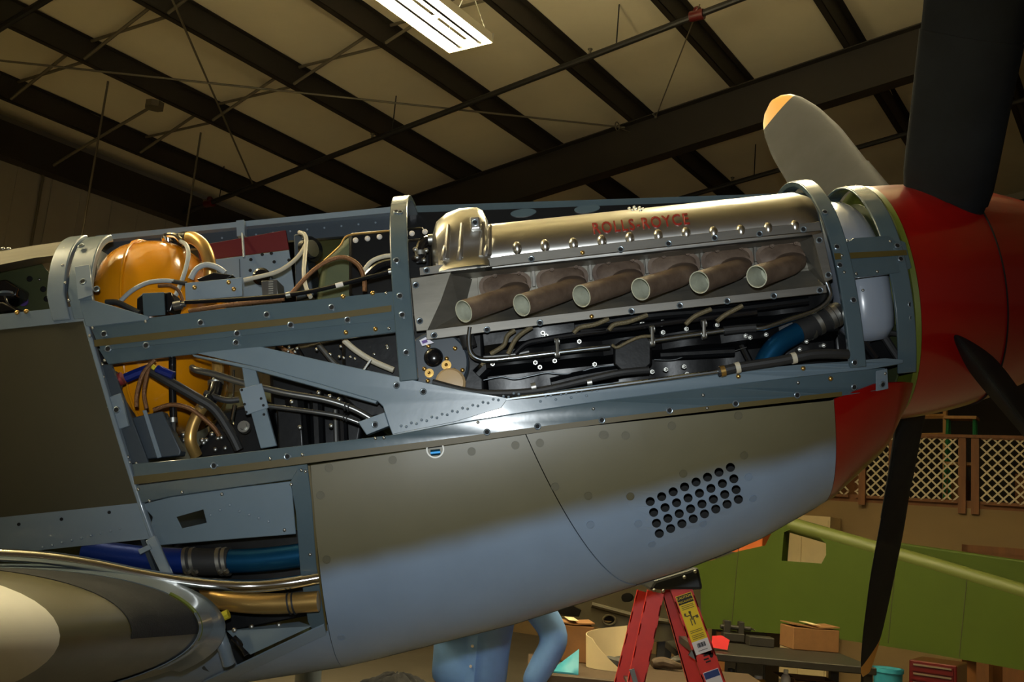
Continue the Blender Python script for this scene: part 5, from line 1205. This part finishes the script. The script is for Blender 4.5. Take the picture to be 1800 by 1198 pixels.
link('leading_edge', MB().tube(le_, .07, 14).mesh('leading_edge', 'lime_edge'), gw)
for x, y0, y1 in ((1575, 985, 1130), (1700, 1015, 1155), (1300, 945, 1100)):
    link('skin_seam', MB().tube([onU(x, y0, UG)-gl-HU*.001, onU(x-14, y1, UG)-gl-HU*.001], .003, 4).mesh('skin_seam', 'olive'), gw)
for x in (1260, 1700):
    p = onU(x, 1110, UG)-gl+HU*.1; link('stand_leg', MB().box((p.x, p.y, p.z/2), (.08, .08, p.z)).mesh('stand_leg', 'wood_post', False), gw)
tag(gw, 'lime green primed aircraft wing on edge with a rectangular cut-out and pale leading edge', 'wing')
g2 = onU(1700, 980, UG+.8); gl2 = Vector((g2.x, g2.y, 0)); gw2 = empty('green_tailplane', gl2)
o = slab_u('panel_skin', [(1510, 948), (1560, 950), (1700, 970), (1800, 984), (2000, 1012), (2000, 1130), (1700, 1075), (1510, 1010)], UG+.8, .12, 'lime_green', (), gw2, gl2); bevel(o, .04, 3)
p = onU(1750, 1075, UG+.8)-gl2; link('stand_leg', MB().box((p.x, p.y, p.z/2), (.08, .08, p.z)).mesh('stand_leg', 'wood_post', False), gw2)
tag(gw2, 'darker green flat panel standing behind the pale leading edge of the green wing', 'panel')

# ---- right workbench
def bench(name, x0, x1, y0, y1, h, label, top='bench_steel', rz=0.0, shelf=None):
    t = empty(name, ((x0+x1)/2, (y0+y1)/2, 0), rz); w, d = x1-x0, y1-y0
    o = link('bench_top', MB().box((0, 0, h-.025), (w, d, .05)).mesh('bench_top', top, False), t); bevel(o, .006)
    for sx in (-1, 1):
        for sy in (-1, 1): link('leg', MB().box((sx*(w/2-.05), sy*(d/2-.05), (h-.05)/2), (.06, .06, h-.05)).mesh('leg', 'bench_steel', False), t)
    if shelf: link('shelf', MB().box((0, 0, shelf-.015), (w-.1, d-.05, .03)).mesh('shelf', top, False), t)
    tag(t, label, 'workbench'); return t
HB2 = .98
e0, e1 = onZ(1470, 1150, HB2), onZ(1492, 1138, HB2)
bench('workbench', 1.15, 2.50, 4.15, 5.0, HB2, 'dark steel workbench carrying a worn cardboard box in front of the green wing', 'bench_steel', 0, .66)
def stand_box(name, c, size, mt, label, cat, rz=0.0, flaps=True, parts=None):
    t = empty(name, c, rz); w, d, h = size
    o = link('carton_body', MB().box((0, 0, h/2), size).mesh('carton_body', mt, False), t); bevel(o, .006)
    if flaps:
        for s_ in (-1, 1): link('flap', MB().box((s_*w*.25, 0, h+.012), (w*.5, d*1.0, .008), Matrix.Rotation(s_*-.10, 3, 'Y')).mesh('flap', mt, False), t)
        link('tape', MB().box((0, 0, h+.028), (.06, d*.98, .002)).mesh('tape', 'paper', False), t)
    tag(t, label, cat); return t
c = onZ(1428, 1143, HB2); stand_box('cardboard_box', (c.x, c.y+.1, HB2), (.36, .28, .165), 'cardboard', 'worn brown cardboard box taped shut on the dark steel workbench', 'box', .12)
c = onZ(1338, 1136, HB2)
o = link('grey_tray', MB().box((0, 0, .035), (.19, .14, .07)).mesh('grey_tray', 'bench_steel', False), loc=(c.x, c.y+.05, HB2)); tag(o, 'grey metal tray of parts on the dark steel workbench', 'tray'); bevel(o, .006)
c = onZ(1292, 1128, HB2); m = MB(); m.box((0, 0, .03), (.16, .12, .06)); m.box((-.05, 0, .10), (.05, .08, .10)); m.box((.06, 0, .10), (.04, .08, .10)); m.cyl((-.1, 0, .10), (.14, 0, .10), .018, 10); m.cyl((.15, -.08, .10), (.15, .08, .10), .008, 6)
o = link('bench_vice', m.mesh('bench_vice', 'bench_steel', False), loc=(c.x, c.y+.1, HB2)); tag(o, 'dark bench vice at the end of the steel workbench', 'vice'); bevel(o, .004)
# things on its lower shelf
SH = .66
def shelf_pos(px_): 
    return onY(px_, 1180, 4.45).x
t = empty('open_carton', (shelf_pos(1428), 4.5, SH)); 
for nm, c_, sz in (('carton_side', (0, -.12, .09), (.28, .006, .18)), ('carton_side', (0, .12, .09), (.28, .006, .18)), ('carton_side', (-.14, 0, .09), (.006, .24, .18)), ('carton_side', (.14, 0, .09), (.006, .24, .18)), ('carton_base', (0, 0, .006), (.28, .24, .012)), ('flap', (0, -.16, .17), (.28, .1, .006)), ('flap', (-.19, 0, .18), (.1, .24, .006))):
    link(nm, MB().box(c_, sz).mesh(nm, 'cardboard', False), t)
tag(t, 'open brown carton on the lower shelf of the steel workbench', 'box')
def bottle(x, y, z, r, h, mt, cap, label, name='spray_can'):
    t = empty(name, (x, y, z)); link('can_body', MB().disc_stack((0, 0, 0), (0, 0, 1), [(0, r), (h*.78, r), (h*.86, r*.75), (h*.88, r*.45)], 18).mesh('can_body', mt, True, 40), t)
    link('cap', MB().disc_stack((0, 0, h*.86), (0, 0, 1), [(0, r*.55), (h*.14, r*.5)], 14).mesh('cap', cap, True, 30), t); tag(t, label, 'can'); return t
bottle(shelf_pos(1372), 4.30, SH, .032, .24, 'plastic_white', 'lamp_white', 'white spray can with a white cap beside the open carton')
bottle(shelf_pos(1332), 4.42, SH, .055, .17, 'yellow_tip', 'plastic_white', 'orange and white round tin on the lower bench shelf', 'tin_can')
bottle(shelf_pos(1350), 4.35, SH, .035, .13, 'plastic_white', 'sticker_blue', 'small white bottle with a blue cap on the lower bench shelf', 'small_bottle')
bottle(shelf_pos(1283), 4.40, SH, .05, .20, 'plastic_white', 'bench_steel', 'white plastic jar with dark lid on the lower bench shelf', 'plastic_jar')
# bucket and tool chest under the green wing
c = onU(1561, 1178, 8.2)
t = empty('blue_bucket', (c.x, c.y, 0)); hb_ = c.z+.02
link('bucket_body', MB().disc_stack((0, 0, 0), (0, 0, 1), [(0, .085), (hb_-.01, .105), (hb_, .108), (hb_, .098), (.03, .08)], 24).mesh('bucket_body', 'cyan_plastic', True, 40), t)
link('rim', MB().disc_stack((0, 0, hb_-.03), (0, 0, 1), [(0, .106), (.0, .113), (.03, .113), (.03, .106)], 24).mesh('rim', 'cyan_plastic', True, 30), t); tag(t, 'tall pale blue plastic bin standing on the floor near the tool chest', 'bin')
c0_, c1_ = onU(1598, 1160, 8.4), onU(1682, 1168, 8.4); cc = (c0_+c1_)/2; wdt = (c1_-c0_).length; ht_ = cc.z
t = empty('tool_chest', (cc.x, cc.y, 0), AZ_U-pi/2)
o = link('chest_body', MB().box((0, .22, ht_/2), (wdt, .44, ht_)).mesh('chest_body', 'tool_red', False), t); bevel(o, .008)
k = 0; z = ht_-.05
while z > .12:
    dwr = link('drawer', MB().box((0, -.006, z), (wdt-.05, .012, .056)).mesh('drawer', 'tool_red', False), t); link('drawer_pull', MB().box((0, -.016, z+.02), (wdt-.07, .012, .012)).mesh('drawer_pull', 'tool_chrome', False), dwr); z -= .066
for sx in (-1, 1):
    for sy in (.06, .38): link('caster', MB().cyl((sx*(wdt/2-.06)-.015, sy, .0), (sx*(wdt/2-.06)+.015, sy, .0), .001, 6).mesh('caster', 'tyre'), t)
tag(t, 'red roller tool chest with bright drawer pulls under the green wing', 'tool chest')

# ---- left bench with paper, cartons and parts
HL = .92
bench('workbench', .15, 1.55, 2.85, 3.7, HL, 'cluttered wooden workbench behind the red ladder', 'bench_wood', 0, .35)
c = onZ(1052, 1172, HL)
# curled paper roll
rows = []
for i in range(19):
    t_ = i/18; a = -1.9+3.0*t_; r_ = .13
    rows.append([Vector((-.12+.16*t_-.03*cos(a)+(.0 if t_ < .35 else .0), y, .006+max(0, (.16*(1-t_/.45)**1.3 if t_ < .45 else .03*abs(sin((t_-.45)*9)))))) for y in (-.16, -.05, .06, .18)])
rows = []
for i in range(25):
    t_ = i/24; a = radians(lerp(40, 285, t_)); r_ = .12+.05*t_*t_; hh = interp([(0, .25), (.45, .20), (.75, .17), (1, .02)], t_)
    rows.append([Vector((r_*cos(a)*(1.0+.10*z), r_*sin(a)*.8, .003+hh*z)) for z in (0, .35, .7, 1.0)])
m = MB().solid(rows, lambda p, i, j: Vector((-p.x*.02, -p.y*.02, 0)))
o = link('packing_paper', m.mesh('packing_paper', 'paper', True, 60), loc=(c.x+.06, c.y-.02, HL)); tag(o, 'large curled sheet of cream packing paper on the cluttered workbench', 'paper')
c = onZ(994, 1182, HL); rows = [[Vector((lerp(-.07, .07, i/6), lerp(-.05, .06, j/4), .01+.12*(i/6)*(j/4))) for j in range(5)] for i in range(7)]
o = link('plastic_scoop', MB().solid(rows, lambda p, i, j: Vector((0, 0, -.009))).mesh('plastic_scoop', 'cyan_plastic', True, 50), loc=(c.x, c.y, HL)); tag(o, 'bright cyan plastic scoop beside the curled packing paper', 'scoop')
c = onY(1000, 1160, 3.5); stand_box('cardboard_box', (c.x+.0, 3.56, HL), (.26, .24, .22), 'cardboard', 'plain tan carton on the cluttered workbench next to the blue shirt', 'box', .1)
for k, (px_, r_) in enumerate(((1045, .035), (1060, .03), (1075, .034), (1030, .028))):
    c = onY(px_, 1140, 3.45); m = MB(); m.tube(smooth_path([(-.07, 0, .03), (-.02, .02, .045), (.03, -.01, .04), (.08, .01, .03)], 4), [r_*.9]*13, 8); 
    o = link('wire_bundle', m.mesh('wire_bundle', 'bench_steel'), loc=(c.x+.02*k+.1, 3.28+.085*k, HL)); tag(o, 'grey bundle of tangled wire lying behind the curled paper', 'wire', 'wire bundles')
c = onZ(1092, 1166, HL)
for k in range(4):
    o = link('orange_clip', MB().tube(smooth_path([(0, 0, .012), (.02, .012, .02), (.035, -.005, .014), (.05, .01, .012)], 4), .006, 6).mesh('orange_clip', 'orange_cloth'), loc=(c.x-.05+.03*k, c.y+.012*(k % 2), HL)); tag(o, 'small orange plastic clip lying on the cream paper', 'clip', 'orange clips')
o = link('paper_sheet', MB().box((0, 0, .001), (.26, .18, .003)).mesh('paper_sheet', 'paper', False), loc=(c.x-.02, c.y+.03, HL)); tag(o, 'flat white sheet of paper under the orange clips', 'paper')
for px_, lab, mt in ((1180, 'brown work glove lying on the bench between the ladder rails', 'bench_wood'), (1200, 'dark hand tool lying on the bench between the ladder rails', 'bench_steel')):
    c = onZ(px_, 1178, HL); m = MB().tube(smooth_path([(-.09, 0, .03), (-.02, .02, .04), (.05, 0, .032), (.1, .02, .025)], 4), [.02, .03, .034, .035, .035, .034, .032, .03, .026, .022, .02, .018, .012], 10)
    o = link('bench_clutter', m.mesh('bench_clutter', mt), loc=(c.x+(.03 if 'tool' in lab else -.03), c.y+(.12 if 'tool' in lab else 0), HL)); o.name = 'work_glove' if 'glove' in lab else 'hand_tool'; tag(o, lab, 'glove' if 'glove' in lab else 'tool')
c = onY(1238, 1150, 2.95); bottle(c.x-.03, 2.95, HL, .035, .21, 'sticker_blue', 'red_rag', 'blue spray bottle with a red cap behind the ladder rail', 'spray_bottle')
c = onY(1268, 1115, 4.3); o = link('red_rag', MB().slab([(-.06, -.05), (.05, -.06), (.07, .02), (.02, .05), (-.05, .04)], .01, (), lambda p: Vector((p[0], p[1]*.5, p[1]*.8+.06))).mesh('red_rag', 'red_rag', False), loc=(c.x, 4.35, HB2)); tag(o, 'bright red rag draped at the bench end beside the ladder', 'rag')
# olive drab wing panel with lightening holes
UD = 5.1; d0 = onY(1090, 1090, 4.05); dl = Vector((d0.x, 4.05, 0)); dw = empty('drab_wing_panel', dl)
mp_ = lambda p: onY(p[0], p[1], 4.05)-dl
sh = MB().slab([(880, 1040), (1000, 1030), (1110, 1000), (1230, 1010), (1235, 1120), (1150, 1128), (1070, 1108), (1000, 1085), (880, 1078)], .10, [cpx((1071, 1089), 9, 14, .8), cpx((1103, 1050), 11, 14, .8), [(975, 1092-20), (1008, 1082-18), (1022, 1086-14), (1018, 1092-8), (980, 1090-8)]], mp_).mesh('panel_skin', 'drab_wing', True, 30); link('panel_skin', sh, dw)
link('panel_rim', MB().tube([mp_(p)+Vector((0, -.004, 0)) for p in cpx((1071, 1089), 11, 20, .8)+[(1082, 1089)]], .007, 6).mesh('panel_rim', 'drab_wing'), dw)
link('panel_back', MB().slab([(890, 1045), (1225, 1015), (1225, 1115), (890, 1070)], .02, (), lambda p: mp_(p)+Vector((0, .16, 0))).mesh('panel_back', 'dark_store', False), dw)
link('edge_strip', MB().tube([mp_((1040, 1062)), mp_((1130, 1086)), mp_((1232, 1100))], .018, 8).mesh('edge_strip', 'drab_wing'), dw)
for x in (1030, 1165, 1215):
    p = mp_((x, 1105)); link('stand_leg', MB().box((p.x, p.y+.05, p.z/2), (.05, .06, p.z)).mesh('stand_leg', 'bench_steel', False), dw)
p = mp_((1181, 1090)); link('hinge_bracket', MB().box((p.x, p.y-.03, p.z+.01), (.045, .04, .045)).mesh('hinge_bracket', 'drab_wing', False), dw); link('bracket_rod', MB().cyl((p.x-.02, p.y-.03, p.z+.03), (p.x-.02, p.y-.03, p.z+.12), .008, 8).mesh('bracket_rod', 'drab_wing'), dw)
tag(dw, 'olive drab stripped wing panel with round lightening holes on stands', 'wing panel')

# ---- red stepladder
LY = 1.42
t = empty('stepladder', (onY(1190, 1100, LY).x, LY+.2, 0)); base = Vector(t.location)
def rail_pts(pt, pb, Y, zfloor=0.0):
    a, b = onY(*pt, Y), onY(*pb, Y); d = (b-a).normalized(); return a, a+d*((a.z-zfloor)/-d.z)
def rail(name, pt, pb, Y, w, mt='ladder_red', depth=.03):
    a, b = rail_pts(pt, pb, Y); d = (b-a).normalized(); s_ = Vector((0, 1, 0)).cross(d).normalized(); y = Vector((0, 1, 0)); mb = MB()
    def bx(s0, s1, y0, y1): mb.hexa([a+s_*s0+y*y0-base, a+s_*s1+y*y0-base, a+s_*s1+y*y1-base, a+s_*s0+y*y1-base], [b+s_*s0+y*y0-base, b+s_*s1+y*y0-base, b+s_*s1+y*y1-base, b+s_*s0+y*y1-base])
    bx(-w/2, w/2, 0, .005); bx(-w/2, -w/2+.005, 0, depth); bx(w/2-.005, w/2, 0, depth)
    o = link(name, mb.mesh(name, mt, False), t); return o, a, b, d, s_
nf, fa, fb, fd, fs = rail('front_rail', (1196, 1030), (1256, 1198), LY, .088)
nr, ra_, rb_, rd, rs = rail('rear_rail', (1153, 1040), (1119, 1198), LY, .07)
rail('front_rail', (1178, 1030), (1226, 1198), LY+.42, .088); rail('rear_rail', (1134, 1040), (1095, 1198), LY+.36, .07)
topz = max(fa.z, ra_.z)
cap = MB(); p0_, p1_ = onY(1150, 1034, LY)-base, onY(1232, 1016, LY)-base
cp_ = [onY(x, y, LY-.01)-base for x, y in ((1140, 1036), (1236, 1036), (1228, 996), (1150, 1020))]
cap.loft([cp_, [p+Vector((0, .46, 0)) for p in cp_]]); o = link('top_cap', cap.mesh('top_cap', 'ladder_black', False), t); bevel(o, .012, 2)
for x, y in ((1203, 1014), (1222, 1004), (1150, 1037), (1166, 1038)): link('rivet', MB().ball(onY(x, y, LY-.012)-base, .008, 10, 6).mesh('rivet', 'bolt'), t)
nst = 5
for k in range(1, nst+1):
    q_ = lerp(fa, fb, k/(nst+1)); link('step', MB().box(q_-base+Vector((-.0, .21, 0)), (.085, .42, .03)).mesh('step', 'brushed_alu', False), t)
    link('step_bracket', MB().box(q_-base+Vector((-.03, .01, .0)), (.03, .02, .07), Matrix.Rotation(.5, 3, 'Y')).mesh('step_bracket', 'brushed_alu', False), t)
for k in range(1, 4):
    q_ = lerp(ra_, rb_, k/4+.02); link('cross_brace', MB().box(q_-base+Vector((0, .18, 0)), (.03, .36, .012)).mesh('cross_brace', 'brushed_alu', False), t); link('brace_foot', MB().box(q_-base+Vector((.0, .0, .03)), (.02, .02, .11), Matrix.Rotation(-.35, 3, 'Y')).mesh('brace_foot', 'brushed_alu', False), t)
# stickers on the near front rail
def sticker(name, y0, y1, mt, w, parent, lift=.0012):
    ta, tb_ = [((y-1030)/168.0)*(onY(1256, 1198, LY)-fa).length for y in (y0, y1)]
    yv = Vector((0, -lift, 0)); P = [fa+fd*ta-fs*w/2+yv-base, fa+fd*ta+fs*w/2+yv-base, fa+fd*tb_+fs*w/2+yv-base, fa+fd*tb_-fs*w/2+yv-base]
    o = link(name, MB().add(P+[p+Vector((0, .0008, 0)) for p in P], [(0, 1, 2, 3), (7, 6, 5, 4), (0, 4, 5, 1), (1, 5, 6, 2), (2, 6, 7, 3), (3, 7, 4, 0)]).mesh(name, mt, False), parent); return o, (P[0]+P[1]+P[2]+P[3])/4
WS = .070
ys, yc = sticker('caution_sticker', 1044, 1125, 'sticker_yellow', WS, nf)
sticker('sticker_header', 1045, 1060, 'ink', WS*.94, nf, .002)
sticker('barcode_label', 1125, 1147, 'label_white', WS, nf)
sticker('rating_label', 1178, 1212, 'label_white', WS*.95, nf); sticker('rating_band', 1179, 1190, 'sticker_blue', WS*.9, nf, .002)
def txt(s_, y, size, mt, lift=.0028, name='sticker_text', dx=0.0):
    ta = ((y-1030)/168.0)*(onY(1256, 1198, LY)-fa).length; c = fa+fd*ta+fs*dx+Vector((0, -lift, 0))-base
    ex2 = fs if fs.x > 0 else -fs; ey2 = -fd; nz = ex2.cross(ey2)
    M = Matrix(((ex2.x, ey2.x, nz.x, c.x), (ex2.y, ey2.y, nz.y, c.y), (ex2.z, ey2.z, nz.z, c.z), (0, 0, 0, 1)))
    return link(name, text_mesh(s_, size, mt), nf, M=M)
txt('CAUTION', 1049, .0145, 'sticker_yellow'); txt('PRECAUCION', 1056, .0108, 'sticker_yellow')
def line_rule(y, w, mt='ink', h=.0022, dx=0.0, name='print_line'):
    ta = ((y-1030)/168.0)*(onY(1256, 1198, LY)-fa).length; c = fa+fd*ta+fs*dx+Vector((0, -.0024, 0))-base; a = fs*w/2; b = fd*h/2
    return link(name, MB().add([c-a-b, c+a-b, c+a+b, c-a+b], [(0, 1, 2, 3)]).mesh(name, mt, False, fix=False), nf)
for y in (1063, 1066, 1069, 1107, 1110, 1115, 1118, 1121): line_rule(y, WS*.75, 'olive_stripe')
# little climber pictogram
for (y, dx, w, h) in ((1076, 0, .010, .010), (1083, 0, .006, .03), (1092, -.006, .004, .03), (1092, .007, .004, .03), (1081, .012, .016, .004), (1085, -.012, .016, .004), (1078, .022, .008, .012), (1086, -.024, .010, .012)): line_rule(y, w, 'olive_stripe', h, dx, 'print_mark')
for k in range(9): line_rule(1133, .0022 if k % 3 else .004, 'ink', .018, -.016+k*.004, 'barcode_bar')
line_rule(1142, .04, 'ink', .002)
o = link('rail_hole', MB().disc_stack(fa+fd*(((1156-1030)/168.0)*(onY(1256, 1198, LY)-fa).length)+fs*(.024 if fs.x > 0 else -.024)+Vector((0, -.001, 0))-base, (0, -1, 0), [(0, .007), (.0008, .007)], 12).mesh('rail_hole', 'hole_black'), nf)
for dy, dx, an in ((1152, -.004, .7), (1158, .0, -.7), (1163, -.004, .7)): line_rule(dy, .022, 'ink', .006, dx, 'stencil_mark')
tag(t, 'red fibreglass stepladder with black top cap standing under the fuselage', 'ladder')

# ---- person in a blue shirt
def skin_mesh(name, nodes, edges, mt, parent, root=0, lvl=2):
    me = bpy.data.meshes.new(name); me.from_pydata([n[0] for n in nodes], edges, []); o = link(name, me, parent); me.materials.append(MATS[mt])
    o.modifiers.new('skin', 'SKIN'); sv = me.skin_vertices[0].data if me.skin_vertices else None
    for i, n in enumerate(nodes):
        sv[i].radius = n[1] if isinstance(n[1], tuple) else (n[1], n[1]); sv[i].use_root = (i == root)
    o.modifiers['skin'].use_smooth_shade = True; s_ = o.modifiers.new('sub', 'SUBSURF'); s_.levels = lvl; s_.render_levels = lvl; return o
PX = onY(828, 1150, 2.05).x
per = empty('person', (PX, 2.05, 0))
body_n = [((0, 0, .98), (.15, .11)), ((0, 0, 1.12), (.145, .105)), ((0, .0, 1.28), (.165, .115)), ((0, 0, 1.42), (.15, .10)), ((0, 0, 1.53), (.055, .055)), ((0, -.01, 1.60), (.06, .06)),
  ((.20, 0, 1.43), .058), ((.40, .02, 1.20), .045), ((.29, -.05, .97), .035), ((.245, -.08, .92), .03), ((-.20, 0, 1.43), .058), ((-.22, -.20, 1.30), .045), ((-.16, -.30, 1.50), .035), ((-.15, -.32, 1.56), .03),
  ((.10, 0, .88), .085), ((.11, 0, .50), .06), ((.12, .02, .10), .042), ((.13, -.12, .05), .04), ((-.10, 0, .88), .085), ((-.11, 0, .50), .06), ((-.12, .02, .10), .042), ((-.13, -.12, .05), .04)]
body_e = [(0, 1), (1, 2), (2, 3), (3, 4), (4, 5), (3, 6), (6, 7), (7, 8), (8, 9), (3, 10), (10, 11), (11, 12), (12, 13), (0, 14), (14, 15), (15, 16), (16, 17), (0, 18), (18, 19), (19, 20), (20, 21)]
body = skin_mesh('body', body_n, body_e, 'skin', per)
shirt_n = [((0, 0, .90), (.20, .145)), ((0, 0, 1.02), (.195, .14)), ((0, 0, 1.14), (.20, .14)), ((0, 0, 1.28), (.215, .145)), ((0, 0, 1.42), (.185, .125)), ((0, 0, 1.50), (.075, .075)),
  ((.21, 0, 1.43), .085), ((.41, .02, 1.20), .080), ((.285, -.05, .955), .055), ((-.21, 0, 1.43), .085), ((-.22, -.20, 1.30), .070), ((-.165, -.295, 1.47), .050)]
shirt = skin_mesh('shirt', shirt_n, [(0, 1), (1, 2), (2, 3), (3, 4), (4, 5), (4, 6), (6, 7), (7, 8), (4, 9), (9, 10), (10, 11)], 'shirt_blue', per)
for k in range(5): link('button', MB().disc_stack((.01, -.150+.002*abs(k-2), .96+.09*k), (0, -1, 0), [(0, .007), (.003, .006)], 10).mesh('button', 'plastic_white'), shirt)
link('placket', MB().grid([[Vector((-.012, -.147, .90)), Vector((.032, -.147, .90))], [Vector((-.012, -.142, 1.0)), Vector((.032, -.142, 1.0))], [Vector((-.012, -.143, 1.14)), Vector((.032, -.143, 1.14))], [Vector((-.012, -.150, 1.3)), Vector((.032, -.150, 1.3))]]).mesh('placket', 'shirt_blue'), shirt)
skin_mesh('trousers', [((0, 0, .96), (.165, .125)), ((0, 0, .90), (.165, .125)), ((.10, 0, .80), .10), ((.11, 0, .48), .078), ((.12, .01, .08), .065), ((-.10, 0, .80), .10), ((-.11, 0, .48), .078), ((-.12, .01, .08), .065)], [(0, 1), (1, 2), (2, 3), (3, 4), (1, 5), (5, 6), (6, 7)], 'jeans', per)
for sx in (-1, 1):
    m = MB(); rows = []
    for i in range(9):
        t_ = i/8; yy = lerp(.08, -.20, t_); w = .045*(1-.5*abs(t_-.5))+.01*(t_ > .5); hh = lerp(.10, .045, t_); rows.append([Vector((sx*.125+w*cos(a), yy, max(0, hh/2+hh/2*sin(a)))) for a in [2*pi*k/12 for k in range(12)]])
    link('shoe', m.loft(rows).mesh('shoe', 'ladder_black'), per)
hd = MB().ball((0, 0, 1.70), .10, 24, 16, (.78, .95, 1.2)); head = link('head', hd.mesh('head', 'skin'), body)
link('nose', MB().ball((0, -.098, 1.69), .018, 10, 8, (.8, 1.1, 1.4)).mesh('nose', 'skin'), head)
for sx in (-1, 1):
    link('eye', MB().ball((sx*.032, -.085, 1.715), .011, 10, 8).mesh('eye', 'ink'), head); link('ear', MB().ball((sx*.08, .0, 1.70), .026, 10, 8, (.4, .8, 1.3)).mesh('ear', 'skin'), head)
link('mouth', MB().ball((0, -.088, 1.645), .02, 10, 6, (1.2, .4, .25)).mesh('mouth', 'red_fitting'), head)
hr = MB(); rows = []
for i in range(1, 9):
    ph = pi*.62*i/8; rows.append([Vector((.083*sin(ph)*cos(a), .012+.102*sin(ph)*sin(a)*(1 if sin(a) > 0 else .86), 1.705+.128*cos(ph)+(.03 if sin(a) < -.3 and i > 5 else 0))) for a in [2*pi*k/20 for k in range(20)]])
link('hair', hr.loft(rows, (True, False)).mesh('hair', 'hair'), per)
for sx, hc, dr in ((1, Vector((.235, -.09, .905)), Vector((-.75, -.1, -.5))), (-1, Vector((-.15, -.33, 1.58)), Vector((.1, -.3, 1)))):
    dr.normalize(); sd_ = Vector((0, -1, 0)) if sx > 0 else Vector((0, -1, 0)); nn_ = [((hc-dr*.02), .026), (hc+dr*.05, (.034, .016))]; ee = [(0, 1)]
    for k in range(4):
        off_ = sd_*(.026-.017*k); L_ = (.070, .078, .074, .058)[k]; i0 = len(nn_); nn_ += [(hc+dr*.085+off_, .009), (hc+dr*(.085+L_*.5)+off_+Vector((0, 0, -.006)), .0085), (hc+dr*(.085+L_)+off_*.9+Vector((-.012*sx, 0, -.012)), .007)]; ee += [(1, i0), (i0, i0+1), (i0+1, i0+2)]
    i0 = len(nn_); nn_ += [(hc+dr*.03+sd_*.036, .0105), (hc+dr*.065+sd_*.056, .009), (hc+dr*.09+sd_*.060, .0075)]; ee += [(0, i0), (i0, i0+1), (i0+1, i0+2)]
    skin_mesh('hand', [(tuple(p), r) for p, r in nn_], ee, 'skin', body, 0, 1)
tag(per, 'person in a light blue button shirt standing behind the fuselage, hand on hip', 'person')
# ---- black jacket on a stool, under the belly
c = onY(700, 1186, 1.45); t = empty('stool', (c.x, 1.45, 0)); hs = c.z-.10
link('seat', MB().disc_stack((0, 0, hs-.04), (0, 0, 1), [(0, .17), (.03, .18), (.04, .17)], 24).mesh('seat', 'bench_wood'), t)
for k in range(4): link('leg', MB().tube([(.12*cos(pi/4+k*pi/2), .12*sin(pi/4+k*pi/2), hs-.03), (.19*cos(pi/4+k*pi/2), .19*sin(pi/4+k*pi/2), 0)], .015, 8).mesh('leg', 'bench_steel'), t)
tag(t, 'tall round stool under the black jacket', 'stool')
rows = []
for i in range(1, 15):
    ph = pi*.5*i/14; rows.append([Vector(((.16+.02*sin(5*a)+.012*sin(9*a+1))*sin(ph)*cos(a), (.14+.015*sin(4*a))*sin(ph)*sin(a), .10*cos(ph)+.012*sin(7*a+i*.6))) for a in [2*pi*k/40 for k in range(40)]])
o = link('black_jacket', MB().loft(rows, (True, True)).mesh('black_jacket', 'black_cloth', True, 80), loc=(c.x, 1.45, hs+.002)); tag(o, 'crumpled black jacket heaped on the tall stool', 'jacket')

c = onU(1318, 956, UG+.75); zt3 = onU(1318, 972, UG+.75).z; zt4 = onU(1318, 935, UG+.75).z
t = empty('grey_locker', (c.x, c.y, 0), AZ_U)
o = link('locker_body', MB().box((0, 0, zt3/2), (.4, .55, zt3)).mesh('locker_body', 'bench_steel', False), t); bevel(o, .008)
for s_ in (-1, 1): link('locker_door', MB().box((-.205, s_*.135, zt3/2), (.012, .25, zt3-.08)).mesh('locker_door', 'bench_steel', False), t)
tag(t, 'tall dark grey locker standing behind the green wing', 'locker')
t = empty('orange_crate', (c.x, c.y, zt3), AZ_U)
for nm, cc_, sz in (('crate_side', (-.14, 0, .5), (.012, .34, 1)), ('crate_side', (.14, 0, .5), (.012, .34, 1)), ('crate_end', (0, -.17, .5), (.28, .012, 1)), ('crate_end', (0, .17, .5), (.28, .012, 1)), ('crate_base', (0, 0, .04), (.28, .34, .08))):
    h_ = zt4-zt3; link(nm, MB().box((cc_[0], cc_[1], cc_[2]*h_), (sz[0], sz[1], sz[2]*h_)).mesh(nm, 'orange_cloth', False), t)
tag(t, 'orange crate on top of the grey locker behind the green wing', 'crate')
